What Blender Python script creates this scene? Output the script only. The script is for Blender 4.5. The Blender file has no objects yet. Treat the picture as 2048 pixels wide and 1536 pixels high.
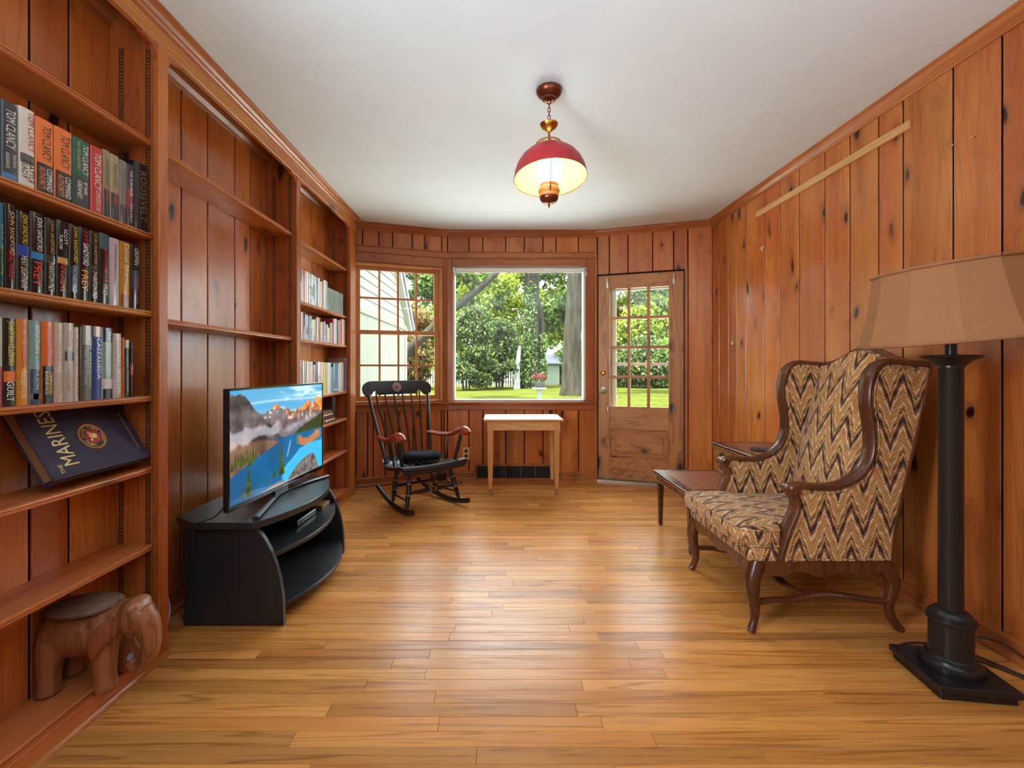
import bpy, bmesh, math, random
import numpy as np
from mathutils import Vector, Matrix

random.seed(7)
SC = bpy.context.scene
COL = SC.collection
PI = math.pi

# ------------------------------------------------------------------ camera, sky, lights, exposure
cam_d = bpy.data.cameras.new('camera')
cam = bpy.data.objects.new('camera', cam_d); COL.objects.link(cam)
cam.location = (0.0, 0.0, 1.10)
cam.rotation_euler = (PI/2, 0, 0)
cam_d.sensor_width = 36.0
cam_d.lens = 16.0
cam_d.shift_x = 27/2048
cam_d.shift_y = -33/2048
cam_d.clip_start = 0.05
cam_d.clip_end = 300
SC.camera = cam

cy = SC.cycles
cy.max_bounces = 5; cy.diffuse_bounces = 3; cy.glossy_bounces = 2; cy.transmission_bounces = 3; cy.transparent_max_bounces = 6
cy.caustics_reflective = False; cy.caustics_refractive = False
cy.use_adaptive_sampling = True; cy.adaptive_threshold = .06

SC.view_settings.view_transform = 'Standard'
SC.view_settings.look = 'None'
SC.view_settings.gamma = 1.0
SC.view_settings.use_curve_mapping = False
SC.view_settings.exposure = 1.16

W = bpy.data.worlds.new('sky'); SC.world = W
W.use_nodes = True
wn = W.node_tree.nodes; wn.clear()
wo = wn.new('ShaderNodeOutputWorld'); wb = wn.new('ShaderNodeBackground')
wb.inputs[0].default_value = (0.80, 0.90, 1.0, 1); wb.inputs[1].default_value = 8.0
W.node_tree.links.new(wb.outputs[0], wo.inputs[0])

sd = bpy.data.lights.new('sun', 'SUN'); sd.energy = 18.0; sd.angle = 0.01; sd.color = (1, .95, .84)
sun = bpy.data.objects.new('sun', sd); COL.objects.link(sun)
sun.rotation_euler = Vector((0.30, 0.24, -0.92)).to_track_quat('-Z', 'Y').to_euler()

# added fill light, unseen above and behind the camera, bounced off the ceiling
fd = bpy.data.lights.new('added_bounce_fill', 'AREA'); fd.shape = 'RECTANGLE'; fd.size = 2.6; fd.size_y = 1.5
fd.energy = 23; fd.color = (.85, .94, 1.0)
fl = bpy.data.objects.new('added_bounce_fill', fd); COL.objects.link(fl)
fl.location = (0.35, -0.30, 1.6)
fl.rotation_euler = Vector((0, 0.0, 1)).to_track_quat('-Z', 'Y').to_euler()

# added fill lamp, out of view at near left, brightens the far end
kd_ = bpy.data.lights.new('added_side_fill', 'AREA'); kd_.shape = 'RECTANGLE'; kd_.size = .4; kd_.size_y = 1.2; kd_.spread = math.radians(100)
kd_.energy = 10; kd_.color = (.90, .96, 1.0)
kl = bpy.data.objects.new('added_side_fill', kd_); COL.objects.link(kl)
kl.location = (-1.25, 0.12, 1.35)
kl.rotation_euler = (Vector((1.7, 3.0, 1.7))-kl.location).to_track_quat('-Z', 'Y').to_euler()

# ------------------------------------------------------------------ mesh helpers
class MB:
    def __init__(s):
        s.v = []; s.f = []
    def add(s, vs, fs):
        o = len(s.v); s.v += [tuple(p) for p in vs]
        s.f += [tuple(i+o for i in f) for f in fs]; return s
    def box(s, x0, x1, y0, y1, z0, z1):
        return s.add([(x0,y0,z0),(x1,y0,z0),(x1,y1,z0),(x0,y1,z0),(x0,y0,z1),(x1,y0,z1),(x1,y1,z1),(x0,y1,z1)],
                     [(0,3,2,1),(4,5,6,7),(0,1,5,4),(1,2,6,5),(2,3,7,6),(3,0,4,7)])
    def obox(s, c, ax, ay, az, hx, hy, hz):
        c = Vector(c); ax = Vector(ax)*hx; ay = Vector(ay)*hy; az = Vector(az)*hz
        P = [c+a*ax+b*ay+d*az for d in (-1,1) for a,b in ((-1,-1),(1,-1),(1,1),(-1,1))]
        return s.add(P, [(0,3,2,1),(4,5,6,7),(0,1,5,4),(1,2,6,5),(2,3,7,6),(3,0,4,7)])
    def prism(s, poly, o, u, w, n, a, b):
        """2-D polygon (p,q) placed at o + p*u + q*w, extruded along n from a to b"""
        o, u, w, n = Vector(o), Vector(u), Vector(w), Vector(n); k = len(poly)
        P = [o+p*u+q*w+n*a for p,q in poly]+[o+p*u+q*w+n*b for p,q in poly]
        F = [tuple(range(k-1,-1,-1)), tuple(range(k,2*k))]+[(i,(i+1)%k,(i+1)%k+k,i+k) for i in range(k)]
        return s.add(P, F)
    def loft(s, rings, closed=True, cap=True):
        k = len(rings[0]); o = []
        for r in rings: o += list(r)
        F = []
        for j in range(len(rings)-1):
            for i in range(k if closed else k-1):
                a, b = j*k+i, j*k+(i+1)%k
                F.append((a, b, b+k, a+k))
        if cap:
            F.append(tuple(range(k-1,-1,-1))); n = (len(rings)-1)*k
            F.append(tuple(range(n, n+k)))
        return s.add(o, F)
    def lathe(s, prof, c=(0,0,0), seg=24, axis=(0,0,1), cap=True):
        c = Vector(c); az = Vector(axis).normalized()
        ax = az.orthogonal().normalized(); ay = az.cross(ax)
        if abs(az.z) > .999: ax, ay = Vector((1,0,0)), Vector((0,1,0))
        rings = [[c+az*z+ax*(r*math.cos(2*PI*i/seg))+ay*(r*math.sin(2*PI*i/seg)) for i in range(seg)] for r,z in prof]
        return s.loft(rings, True, cap)
    def tube(s, pts, r, seg=8, flat=None, up=None, cap=True):
        """tube through pts; r number or list; flat = (a,b) half sizes along frame normal / binormal scale"""
        pts = [Vector(p) for p in pts]; n = len(pts)
        rr = r if isinstance(r, (list, tuple)) else [r]*n
        T = []
        for i in range(n):
            d = pts[min(i+1,n-1)]-pts[max(i-1,0)]; T.append(d.normalized())
        N = Vector(up) if up is not None else T[0].orthogonal()
        rings = []
        for i in range(n):
            N = (N-T[i]*N.dot(T[i]))
            if N.length < 1e-6: N = T[i].orthogonal()
            N.normalize(); B = T[i].cross(N)
            fa, fb = flat if flat else (1, 1)
            rings.append([pts[i]+N*(rr[i]*fa*math.cos(2*PI*k/seg+PI/seg))+B*(rr[i]*fb*math.sin(2*PI*k/seg+PI/seg)) for k in range(seg)])
        return s.loft(rings, True, cap)
    def ball(s, c, r, seg=16, rings=10):
        rx, ry, rz = r if isinstance(r, (list, tuple)) else (r, r, r); c = Vector(c)
        R = []
        for j in range(rings+1):
            t = PI*(j+.02)/(rings+.04); R.append([c+Vector((rx*math.sin(t)*math.cos(2*PI*i/seg), ry*math.sin(t)*math.sin(2*PI*i/seg), -rz*math.cos(t))) for i in range(seg)])
        return s.loft(R)
    def mesh(s, name, bevel=0, bseg=1, smooth=None):
        me = bpy.data.meshes.new(name); me.from_pydata(s.v, [], s.f)
        bm = bmesh.new(); bm.from_mesh(me)
        bmesh.ops.recalc_face_normals(bm, faces=bm.faces)
        if bevel:
            E = [e for e in bm.edges if len(e.link_faces) == 2 and e.calc_face_angle(0) > .5]
            bmesh.ops.bevel(bm, geom=E, offset=bevel, segments=bseg, profile=.5, affect='EDGES', clamp_overlap=True)
        bm.to_mesh(me); bm.free()
        if smooth:
            me.polygons.foreach_set('use_smooth', [True]*len(me.polygons))
            me.set_sharp_from_angle(angle=math.radians(smooth))
        return me
    def build(s, name, m, parent=None, bevel=0, bseg=1, smooth=None, world=True):
        return link(name, s.mesh(name, bevel, bseg, smooth), m, parent, world)

def link(name, me, m, parent=None, world=True):
    o = bpy.data.objects.new(name, me); COL.objects.link(o)
    if m is not None:
        if me.materials: me.materials[0] = m
        else: me.materials.append(m)
    if parent is not None:
        o.parent = parent
        if world:
            o.matrix_parent_inverse = Matrix.Identity(4)
            # the mesh was written in world coordinates: undo the thing's own placement
            q = parent; mw = Matrix.Identity(4)
            while q is not None:
                mw = Matrix.LocRotScale(q.location, q.rotation_euler, q.scale) @ mw; q = q.parent
            mi = mw.inverted(); o.matrix_basis = mi
    return o

def tag(o, label=None, cat=None, group=None, kind=None):
    if label: o['label'] = label
    if cat: o['category'] = cat
    if group: o['group'] = group
    if kind: o['kind'] = kind
    return o

def thing(name, label, cat, loc=(0,0,0), rz=0, group=None):
    o = bpy.data.objects.new(name, None); COL.objects.link(o); o.empty_display_size = .05
    o.location = loc; o.rotation_euler = (0, 0, rz)
    return tag(o, label, cat, group)

def struct_empty(name, loc=(0,0,0)):
    o = bpy.data.objects.new(name, None); COL.objects.link(o); o.location = loc
    o['kind'] = 'structure'; return o

def catmull(pts, n=6):
    P = [Vector(p) for p in pts]; out = []
    for i in range(len(P)-1):
        a, b, c, d = P[max(i-1,0)], P[i], P[i+1], P[min(i+2,len(P)-1)]
        for k in range(n):
            t = k/n
            out.append(.5*((2*b)+(c-a)*t+(2*a-5*b+4*c-d)*t*t+(3*b-a-3*c+d)*t**3))
    out.append(P[-1]); return out

def lin(r, g, b):
    f = lambda c: (c/255)/12.92 if c <= 10 else ((c/255+.055)/1.055)**2.4
    return (f(r), f(g), f(b))

# ------------------------------------------------------------------ lettering
_txt = {}
def glyphs(t):
    if t in _txt: return _txt[t]
    cu = bpy.data.curves.new('lettering', 'FONT'); cu.body = t; cu.resolution_u = 2
    ob = bpy.data.objects.new('lettering', cu)
    me = ob.to_mesh()
    V = [(v.co.x, v.co.y) for v in me.vertices]; F = [tuple(p.vertices) for p in me.polygons]
    ob.to_mesh_clear(); bpy.data.objects.remove(ob); bpy.data.curves.remove(cu)
    if not V: return ([], [])
    x0 = min(p[0] for p in V); x1 = max(p[0] for p in V); y0 = min(p[1] for p in V); y1 = max(p[1] for p in V)
    V = [((p[0]-x0)/max(x1-x0,1e-6)-.5, (p[1]-y0)/max(y1-y0,1e-6)-.5) for p in V]
    _txt[t] = (V, F); return _txt[t]
def put_text(mb, t, c, u, v, w, h):
    V, F = glyphs(t); c, u, v = Vector(c), Vector(u), Vector(v)
    mb.add([c+u*(p*w)+v*(q*h) for p, q in V], F)

# ------------------------------------------------------------------ materials
MATS = {}
class NT:
    def __init__(s, name):
        s.m = bpy.data.materials.new(name); s.m.use_nodes = True; s.t = s.m.node_tree; s.n = s.t.nodes; s.n.clear()
        s.out = s.n.new('ShaderNodeOutputMaterial'); s.b = s.n.new('ShaderNodeBsdfPrincipled')
        s.l(s.b.outputs[0], s.out.inputs[0])
    def l(s, a, b): s.t.links.new(a, b)
    def new(s, t, **k):
        n = s.n.new(t)
        for a, v in k.items(): setattr(n, a, v)
        return n
    def val(s, sock, v):
        if hasattr(v, 'is_linked') or hasattr(v, 'links'): s.l(v, sock)
        elif isinstance(v, (tuple, list)) and len(v) == 3 and sock.type == 'RGBA': sock.default_value = (*v, 1)
        else: sock.default_value = v
    def math(s, op, a, b=0.0, c=0.0, clamp=False):
        n = s.new('ShaderNodeMath', operation=op, use_clamp=clamp)
        s.val(n.inputs[0], a); s.val(n.inputs[1], b); s.val(n.inputs[2], c); return n.outputs[0]
    def mix(s, f, a, b, blend='MIX'):
        n = s.new('ShaderNodeMix', data_type='RGBA', blend_type=blend)
        s.val(n.inputs[0], f); s.val(n.inputs[6], a); s.val(n.inputs[7], b); return n.outputs[2]
    def mr(s, v, a, b, c=0.0, d=1.0, smooth=True):
        n = s.new('ShaderNodeMapRange', interpolation_type='SMOOTHSTEP' if smooth else 'LINEAR')
        s.val(n.inputs[0], v); n.inputs[1].default_value = a; n.inputs[2].default_value = b
        n.inputs[3].default_value = c; n.inputs[4].default_value = d; return n.outputs[0]
    def noise(s, vec, scale, detail=3, rough=.55, dist=0):
        n = s.new('ShaderNodeTexNoise'); s.l(vec, n.inputs['Vector'])
        n.inputs['Scale'].default_value = scale; n.inputs['Detail'].default_value = detail
        n.inputs['Roughness'].default_value = rough; n.inputs['Distortion'].default_value = dist
        return n.outputs[0]
    def vmul(s, vec, k):
        n = s.new('ShaderNodeVectorMath', operation='MULTIPLY'); s.l(vec, n.inputs[0]); n.inputs[1].default_value = k
        return n.outputs[0]
    def vadd(s, a, b):
        n = s.new('ShaderNodeVectorMath', operation='ADD'); s.val(n.inputs[0], a); s.val(n.inputs[1], b); return n.outputs[0]
    def bump(s, h, strength=.2, dist=.002):
        n = s.new('ShaderNodeBump'); n.inputs['Strength'].default_value = strength; n.inputs['Distance'].default_value = dist
        s.l(h, n.inputs['Height']); s.l(n.outputs[0], s.b.inputs['Normal'])
    def set(s, **k):
        for a, v in k.items(): s.val(s.b.inputs[a.replace('_', ' ')], v)
        return s

def plain(name, col, rough=.5, metal=0, spec=.5, vary=.06, nscale=40, bump=0, emit=None, estr=1, coat=0):
    if name in MATS: return MATS[name]
    t = NT(name); tc = t.new('ShaderNodeTexCoord')
    nz = t.noise(tc.outputs['Object'], nscale, 1)
    f = t.mr(nz, .3, .7, 1-vary, 1+vary, False)
    hsv = t.new('ShaderNodeHueSaturation'); hsv.inputs['Color'].default_value = (*col, 1); t.l(f, hsv.inputs['Value'])
    t.l(hsv.outputs[0], t.b.inputs['Base Color'])
    t.set(Roughness=rough, Metallic=metal); t.b.inputs['Specular IOR Level'].default_value = spec
    if coat: t.b.inputs['Coat Weight'].default_value = coat; t.b.inputs['Coat Roughness'].default_value = .1
    if bump: t.bump(nz, bump, .001)
    if emit: t.b.inputs['Emission Color'].default_value = (*emit, 1); t.b.inputs['Emission Strength'].default_value = estr
    MATS[name] = t.m; return t.m

def wood(name, dark, mid, light, axis='Z', knots=0.0, rough=.35, var=.18, rings=.5, fine=1.0, coat=0.0, kscale=5.0, figure=1.0, spec=.5, huev=.014, ksize=1.0):
    """varnished timber: grain runs along `axis`; every object gets its own stretch of the log"""
    if name in MATS: return MATS[name]
    t = NT(name); tc = t.new('ShaderNodeTexCoord'); oi = t.new('ShaderNodeObjectInfo')
    off = t.new('ShaderNodeCombineXYZ')
    r = oi.outputs['Random']
    t.l(t.math('MULTIPLY', r, 17.3), off.inputs[0]); t.l(t.math('MULTIPLY', r, 41.7), off.inputs[1]); t.l(t.math('MULTIPLY', r, 29.1), off.inputs[2])
    p = t.vadd(tc.outputs['Object'], off.outputs[0])
    i = 'XYZ'.index(axis)
    def sc(cross, along):
        k = [cross]*3; k[i] = along; return tuple(k)
    pw = p
    kd = None
    if knots:
        vo = t.new('ShaderNodeTexVoronoi', feature='F1'); 
        wob = t.noise(p, 9, 0); 
        pk = t.vmul(p, sc(kscale, kscale*.45)); 
        nv = t.new('ShaderNodeVectorMath', operation='ADD'); t.l(pk, nv.inputs[0])
        cx = t.new('ShaderNodeCombineXYZ'); wv = t.math('MULTIPLY', t.math('SUBTRACT', wob, .5), .25)
        for q in range(3): t.l(wv, cx.inputs[q])
        t.l(cx.outputs[0], nv.inputs[1])
        t.l(nv.outputs[0], vo.inputs['Vector']); vo.inputs['Scale'].default_value = 1
        kd = vo.outputs['Distance']
        near = t.mr(kd, 0.0, .42, 1, 0)
        # grain swerves round a knot
        sh = t.new('ShaderNodeCombineXYZ')
        for q in range(3): t.l(t.math('MULTIPLY', near, 0.0 if q == i else .05*figure), sh.inputs[q])
        pw = t.vadd(p, sh.outputs[0])
    n1 = t.noise(t.vmul(pw, sc(7*figure, .55)), 1.0, 2, .5, .7)
    ring = t.math('PINGPONG', t.math('MULTIPLY', n1, 9.0), 1.0)
    ringm = t.mr(ring, .72, 1.0, 0, 1)
    fn = t.noise(t.vmul(pw, sc(150*fine, 4)), 1.0, 1, .6)
    broad = t.noise(t.vmul(pw, sc(5, .8)), 1.0, 1)
    c = t.mix(t.mr(broad, .3, .7), mid, light)
    c = t.mix(t.math('MULTIPLY', ringm, rings), c, dark)
    c = t.mix(t.math('MULTIPLY', t.mr(fn, .5, .75), .35), c, dark)
    if knots:
        halo = t.mr(kd, .06*ksize, .30*ksize, 1, 0)
        c = t.mix(t.math('MULTIPLY', halo, .55*knots), c, dark)
        core = t.mr(kd, .075*ksize, .135*ksize, 1, 0)
        c = t.mix(t.math('MULTIPLY', core, knots), c, tuple(x*.16 for x in dark))
    hsv = t.new('ShaderNodeHueSaturation'); t.l(c, hsv.inputs['Color'])
    t.l(t.math('ADD', t.math('MULTIPLY', r, 2*var), 1-var), hsv.inputs['Value'])
    t.l(t.math('ADD', t.math('MULTIPLY', t.math('FRACT', t.math('MULTIPLY', r, 7.7)), huev), .5-huev*.4), hsv.inputs['Hue'])
    t.l(hsv.outputs[0], t.b.inputs['Base Color'])
    t.l(t.mr(fn, .3, .8, rough-.04, rough+.09, False), t.b.inputs['Roughness'])
    t.b.inputs['Specular IOR Level'].default_value = spec
    if coat: t.b.inputs['Coat Weight'].default_value = coat; t.b.inputs['Coat Roughness'].default_value = .22
    MATS[name] = t.m; return t.m

PD, PM, PL = lin(112, 46, 18), lin(186, 98, 42), lin(208, 126, 60)
M_wall = wood('knotty_pine_panelling', PD, PM, PL, 'Z', 1.0, .30, .15, .24, kscale=6.6, coat=.25, huev=.007)
M_case = wood('pine_bookcase', lin(100,38,15), lin(176,90,42), lin(200,116,58), 'Z', .9, .30, .06, .25, kscale=5)
M_shelf = wood('pine_shelf_boards', lin(100,40,16), lin(186,100,48), lin(208,130,68), 'Y', .8, .30, .06, .25, kscale=5)
M_trimY = wood('pine_trim_long', lin(105,42,18), lin(166,90,46), lin(188,112,60), 'Y', 0, .28, .05, .3)
M_trimX = wood('pine_trim_cross', lin(105,42,18), lin(162,88,44), lin(184,110,58), 'X', 0, .30, .05, .3)
M_trimZ = wood('pine_trim_upright', lin(105,42,18), lin(162,88,44), lin(184,110,58), 'Z', 0, .30, .05, .3)
M_floor = wood('oak_strip_floor', lin(124,66,26), lin(198,130,62), lin(214,150,80), 'X', 0, .26, .21, .52, .8, figure=2.2, spec=.22, huev=.006)
M_door = wood('grained_door', lin(110,58,24), lin(176,112,58), lin(192,130,72), 'Z', .95, .42, .04, .5, kscale=5.6, ksize=1.35)
M_doorX = wood('grained_door_rail', lin(110,58,24), lin(176,112,58), lin(192,130,72), 'X', .95, .42, .04, .5, kscale=5.6, ksize=1.35)
M_sash = wood('window_sash_pine', lin(150,84,38), lin(198,130,72), lin(212,148,90), 'Z', 0, .4, .05, .25)
M_dark = plain('dark_joint', (.012,.006,.004), .9)
M_ceil = plain('ceiling_paint', (.79,.88,.955), .9, vary=.012, nscale=6)
M_plaster = plain('plain_plaster', (.72,.69,.64), .9, vary=.03)
M_white = plain('white_paint', lin(236,236,232), .45, vary=.03)
M_blackwood = plain('black_lacquer', (.012,.012,.013), .33, vary=.3, nscale=15)
M_blackplastic = plain('black_plastic', (.014,.014,.016), .3, vary=.1)
M_tvstand = plain('charcoal_laminate', (.024,.027,.031), .33, vary=.25, nscale=300, bump=.1)
M_brass = plain('aged_brass', lin(196,138,62), .3, metal=1, vary=.15)
M_bronze = plain('brown_bronze', lin(120,66,44), .32, metal=.8, vary=.15)
M_gold = plain('gold_paint', lin(206,160,84), .35, metal=.6)
M_steel = plain('pale_metal', lin(190,186,180), .3, metal=.9)
M_cream = plain('page_paper', lin(226,214,190), .85, vary=.1, nscale=200)

def glass_mat():
    t = NT('window_glass'); t.n.remove(t.b)
    tr = t.new('ShaderNodeBsdfTransparent'); gl = t.new('ShaderNodeBsdfGlossy'); mx = t.new('ShaderNodeMixShader')
    gl.inputs['Roughness'].default_value = .02; tr.inputs[0].default_value = (.97,.985,.97,1)
    lw = t.new('ShaderNodeLayerWeight'); lw.inputs[0].default_value = .12
    t.l(t.mr(lw.outputs['Fresnel'], 0, 1, .03, .6, False), mx.inputs[0])
    t.l(tr.outputs[0], mx.inputs[1]); t.l(gl.outputs[0], mx.inputs[2]); t.l(mx.outputs[0], t.out.inputs[0])
    return t.m
M_glass = glass_mat()
# ================================================================== THE ROOM
H = 2.44
XR = 1.94; XL = -1.46; YB = -1.6
C0, C1 = Vector((-.50, 4.467, 0)), Vector((.97, 4.467, 0))      # centre wall of the bay
R1 = Vector((1.94, 4.13, 0)); L1 = Vector((-1.46, 4.135, 0))
Z = Vector((0, 0, 1))
dC, nC = Vector((1, 0, 0)), Vector((0, -1, 0))
dR = (R1-C1).normalized(); nR = Vector((dR.y, -dR.x, 0))
dL = (L1-C0).normalized(); nL = Vector((-dL.y, dL.x, 0))
LR, LL, LC = (R1-C1).length, (L1-C0).length, 1.47
T = .02                                                          # plank thickness

def plank(parent, o, d, n, s0, s1, z0, z1, m=None):
    g, c = .0042, .002
    poly = [(s0+g+.011, -T), (s0+g, -.003), (s0+g+c, 0), (s1-g-c, 0), (s1-g, -.003), (s1-g-.011, -T)]     # undercut edges leave a dark joint
    return MB().prism(poly, o, d, n, Z, z0, z1).build('plank', m or M_wall, parent)

def slab(mb, o, d, n, s0, s1, z0, z1, q0, q1):
    """box on a wall: s along it, q out of it (negative = into the wall)"""
    mb.prism([(s0, q0), (s1, q0), (s1, q1), (s0, q1)], o, d, n, Z, z0, z1); return mb

# ---- floor: oak strips laid across the room
fl_base = MB().box(XL-.2, XR+.2, YB, 4.6, -.08, -.012).build('floor', M_dark); fl_base['kind'] = 'structure'
PITCH = .05715; Y0 = 1.7203
def rowY(k): return Y0+k*PITCH
def floor_limit(y):
    xr = XR-.002; xl = XL+.002
    if y > 4.13: xr = min(xr, .97+(4.467-y)/.337*.97)
    if y > 4.135: xl = max(xl, -.5-(4.467-y)/.332*.96)
    return xl, xr
joints = {   # row : butt joints read off the photograph (x in metres)
 0: [-.92, -.394+.13, .63], -1: [-.394, .49], -2: [-.262, .60], -3: [-.46, .29], -4: [-.212, 1.10], -5: [-.545, .25],
 -6: [-.185, .32], -7: [-.61, .46], -8: [-.062, .75], -9: [-.52, .32], 2: [-.2, .41], 4: [.37], 6: [.02, .9]}
frs = random.Random(11)
boards_rest = MB(); nb = 0
for k in range(-60, 49):
    ya, yb = rowY(k), rowY(k+1)
    xl, xr = floor_limit(min(yb, 4.46)-.01)
    if xr-xl < .2: continue
    if k in joints: J = sorted(joints[k])
    else:
        J = []; x = xl+frs.uniform(.1, .9)
        while x < xr-.15:
            J.append(x); x += frs.uniform(.45, 1.25)
    E = [xl]+J+[xr]
    for q in range(len(E)-1):
        x0, x1 = E[q]+.0007, E[q+1]-.0007
        if x1-x0 < .02: continue
        b = MB()
        c = .0008
        b.prism([(ya+.0005, -.012), (ya+.0005, -c), (ya+.0005+c, 0), (yb-.0005-c, 0), (yb-.0005, -c), (yb-.0005, -.012)], (0,0,0), (0,1,0), (0,0,1), (1,0,0), x0, x1)
        if -11 <= k <= 44 and nb < 290:
            b.build('floor_board', M_floor, fl_base); nb += 1
        else: boards_rest.add(b.v, b.f)
rest = boards_rest.build('floor_boards', M_floor, fl_base); rest['kind'] = 'stuff'

# ---- ceiling
ce = MB().prism([(XL-.2, YB-.1), (XR+.2, YB-.1), (XR+.2, 4.2), (1.2, 4.62), (-.7, 4.62), (XL-.2, 4.2)], (0,0,0), (1,0,0), (0,1,0), (0,0,1), H, H+.12).build('ceiling', M_ceil)
ce['kind'] = 'structure'

# ---- walls
def wall(name, mb, m=M_dark):
    o = mb.build(name, m); o['kind'] = 'structure'; return o
w_right = wall('wall_right', MB().box(XR+T, XR+.16, YB, 4.2, -.05, H+.05))
ys = [YB] + [-1.3, -1.05, -.82, -.55, -.3, -.02, .24, .52, .77, 1.06, 1.30, 1.53, 1.755, 1.944, 2.184, 2.325, 2.514, 2.707, 2.937, 3.135, 3.324, 3.566, 3.70, 3.837, 4.00, 4.131]
for a, b in zip(ys, ys[1:]):
    plank(w_right, (XR, 0, 0), (0,1,0), (-1,0,0), a, b, 0, H)
w_left = wall('wall_left', MB().box(XL-.16, XL-T, YB, 4.2, -.05, H+.05))
ys = [YB] + [-1.3, -.95, -.65, -.4, -.1, .2, .44, .7, .92, 1.17, 1.418, 1.548, 1.72, 1.88, 2.096, 2.285, 2.522, 2.68, 2.81, 3.03, 3.27, 3.563, 3.81, 4.11]
for a, b in zip(ys, ys[1:]):
    plank(w_left, (XL, 0, 0), (0,1,0), (1,0,0), a, b, 0, H)
w_back = wall('wall_back', MB().box(XL-.2, XR+.2, YB-.12, YB, -.05, H+.05), M_plaster)

# openings in the bay, in wall coordinates (s, z)
PW = (.048, 1.359, .771, 2.09)           # picture window (from C0)
LW = (.045, .885, .770, 2.075)           # double-hung window (s from C0 along dL)
DO = (.004, .792, .0, 2.004)             # door
WT = -.13                                # wall goes this far out
def bay_wall(name, o, d, n, L, op):
    m = MB(); s0, s1, z0, z1 = op
    slab(m, o, d, n, -.04, s0, -.05, H+.05, WT, -T); slab(m, o, d, n, s1, L+.04, -.05, H+.05, WT, -T)
    slab(m, o, d, n, s0, s1, z1, H+.05, WT, -T)
    if z0 > 0: slab(m, o, d, n, s0, s1, -.05, z0, WT, -T)
    return wall(name, m)
w_c = bay_wall('wall_bay_centre', C0, dC, nC, LC, PW)
w_d = bay_wall('wall_bay_door', C1, dR, nR, LR, DO)
w_w = bay_wall('wall_bay_window', C0, dL, nL, LL, LW)
cs = [0, .21, .346, .571, .754, .937, 1.065, 1.285, 1.47]
for a, b in zip(cs, cs[1:]):
    plank(w_c, C0, dC, nC, a, b, 2.16, H); plank(w_c, C0, dC, nC, a, b, 0, .70)
ws = [0, .058, .227, .345, .528, .655, .80, 1.0]
for a, b in zip(ws, ws[1:]): plank(w_w, C0, dL, nL, a, b, 2.14, H)
ws = [0, .034, .062, .20, .335, .47, .60, .705, .755, .86, 1.0]
for a, b in zip(ws, ws[1:]): plank(w_w, C0, dL, nL, a, b, 0, .70)
dsx = [0, .115, .29, .515, .70, .823]
for a, b in zip(dsx, dsx[1:]): plank(w_d, C1, dR, nR, a, b, 2.012, H)
plank(w_d, C1, dR, nR, .823, LR+.004, 0, H)

# ---- trim: crown mouldings, baseboards
CROWN = [(0, 0), (.006, 0), (.010, .008), (.010, .014), (.016, .020), (.026, .030), (.034, .044), (.036, .050), (.042, .052), (.042, .062), (0, .062)]
def moulding(name, o, d, n, s0, s1, prof, z0, m):
    o = Vector(o)+Z*z0
    x = MB().prism(prof, o, n, Z, d, s0, s1).build(name, m); x['kind'] = 'structure'; return x
moulding('trim_1', (XR,0,0), (0,1,0), (-1,0,0), YB, 4.125, CROWN, H-.062, M_trimY)
moulding('trim_2', (XL,0,0), (0,1,0), (1,0,0), YB, 4.13, CROWN, H-.062, M_trimY)
moulding('trim_3', C0, dC, nC, -.005, LC+.005, CROWN, H-.062, M_trimX)
moulding('trim_4', C1, dR, nR, 0, LR, CROWN, H-.062, M_trimX)
moulding('trim_5', C0, dL, nL, 0, LL, CROWN, H-.062, M_trimX)
BASE = [(0, 0), (.024, 0), (.024, .012), (.016, .022), (.013, .026), (.013, .074), (.008, .082), (0, .084)]
moulding('baseboard_right', (XR,0,0), (0,1,0), (-1,0,0), YB, 4.12, BASE, 0, M_trimY)
moulding('baseboard_bay_window', C0, dL, nL, 0, LL-.15, BASE, 0, M_trimX)
moulding('baseboard_bay_left', C0, dC, nC, 0, .262, BASE, 0, M_trimX)
moulding('baseboard_bay_right', C0, dC, nC, 1.03, LC, BASE, 0, M_trimX)
moulding('baseboard_niche', (XL,0,0), (0,1,0), (1,0,0), 1.78, 2.84, [(p*.6, q*1.4) for p, q in BASE], 0, M_trimY)

# header casing over both windows, casings, stool and apron
HEAD = [(0, 0), (.018, 0), (.022, .006), (.022, .05), (.03, .056), (.034, .062), (0, .062)]
moulding('trim_6', C0, dC, nC, 0, 1.44, HEAD, 2.165, M_trimX)
moulding('trim_7', C0, dL, nL, 0, .93, HEAD, 2.165, M_trimX)
STOOL = [(0, 0), (.012, 0), (.016, .006), (.016, .045), (.022, .052), (.026, .058), (.028, .066), (.05, .068), (.052, .078), (.05, .086), (0, .086)]
moulding('trim_8', C0, dC, nC, 0, 1.44, STOOL, .682, M_trimX)
moulding('trim_9', C0, dL, nL, 0, .93, STOOL, .682, M_trimX)
def trim_box(name, o, d, n, s0, s1, z0, z1, q, m):
    x = slab(MB(), o, d, n, s0, s1, z0, z1, -T, q).build(name, m, bevel=.003); x['kind'] = 'structure'; return x
trim_box('trim_10', C0, dC, nC, 0, .045, .768, 2.165, .014, M_trimZ)
trim_box('trim_11', C0, dC, nC, 1.362, 1.435, .768, 2.165, .016, M_trimZ)
trim_box('trim_12', C0, dC, nC, .045, 1.362, 2.092, 2.165, .012, M_trimX)
trim_box('trim_13', C0, dL, nL, 0, .044, .768, 2.165, .014, M_trimZ)
trim_box('trim_14', C0, dL, nL, .044, .93, 2.078, 2.165, .012, M_trimX)
trim_box('trim_15', C0, dL, nL, .886, .93, .768, 2.078, .012, M_trimZ)
trim_box('trim_16', C0, dC, nC, 1.437, 1.468, 0, 2.165, .012, M_trimZ)      # left door casing
trim_box('trim_17', C1, dR, nR, .795, .822, 0, 2.012, .010, M_trimZ)       # right door casing
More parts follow.
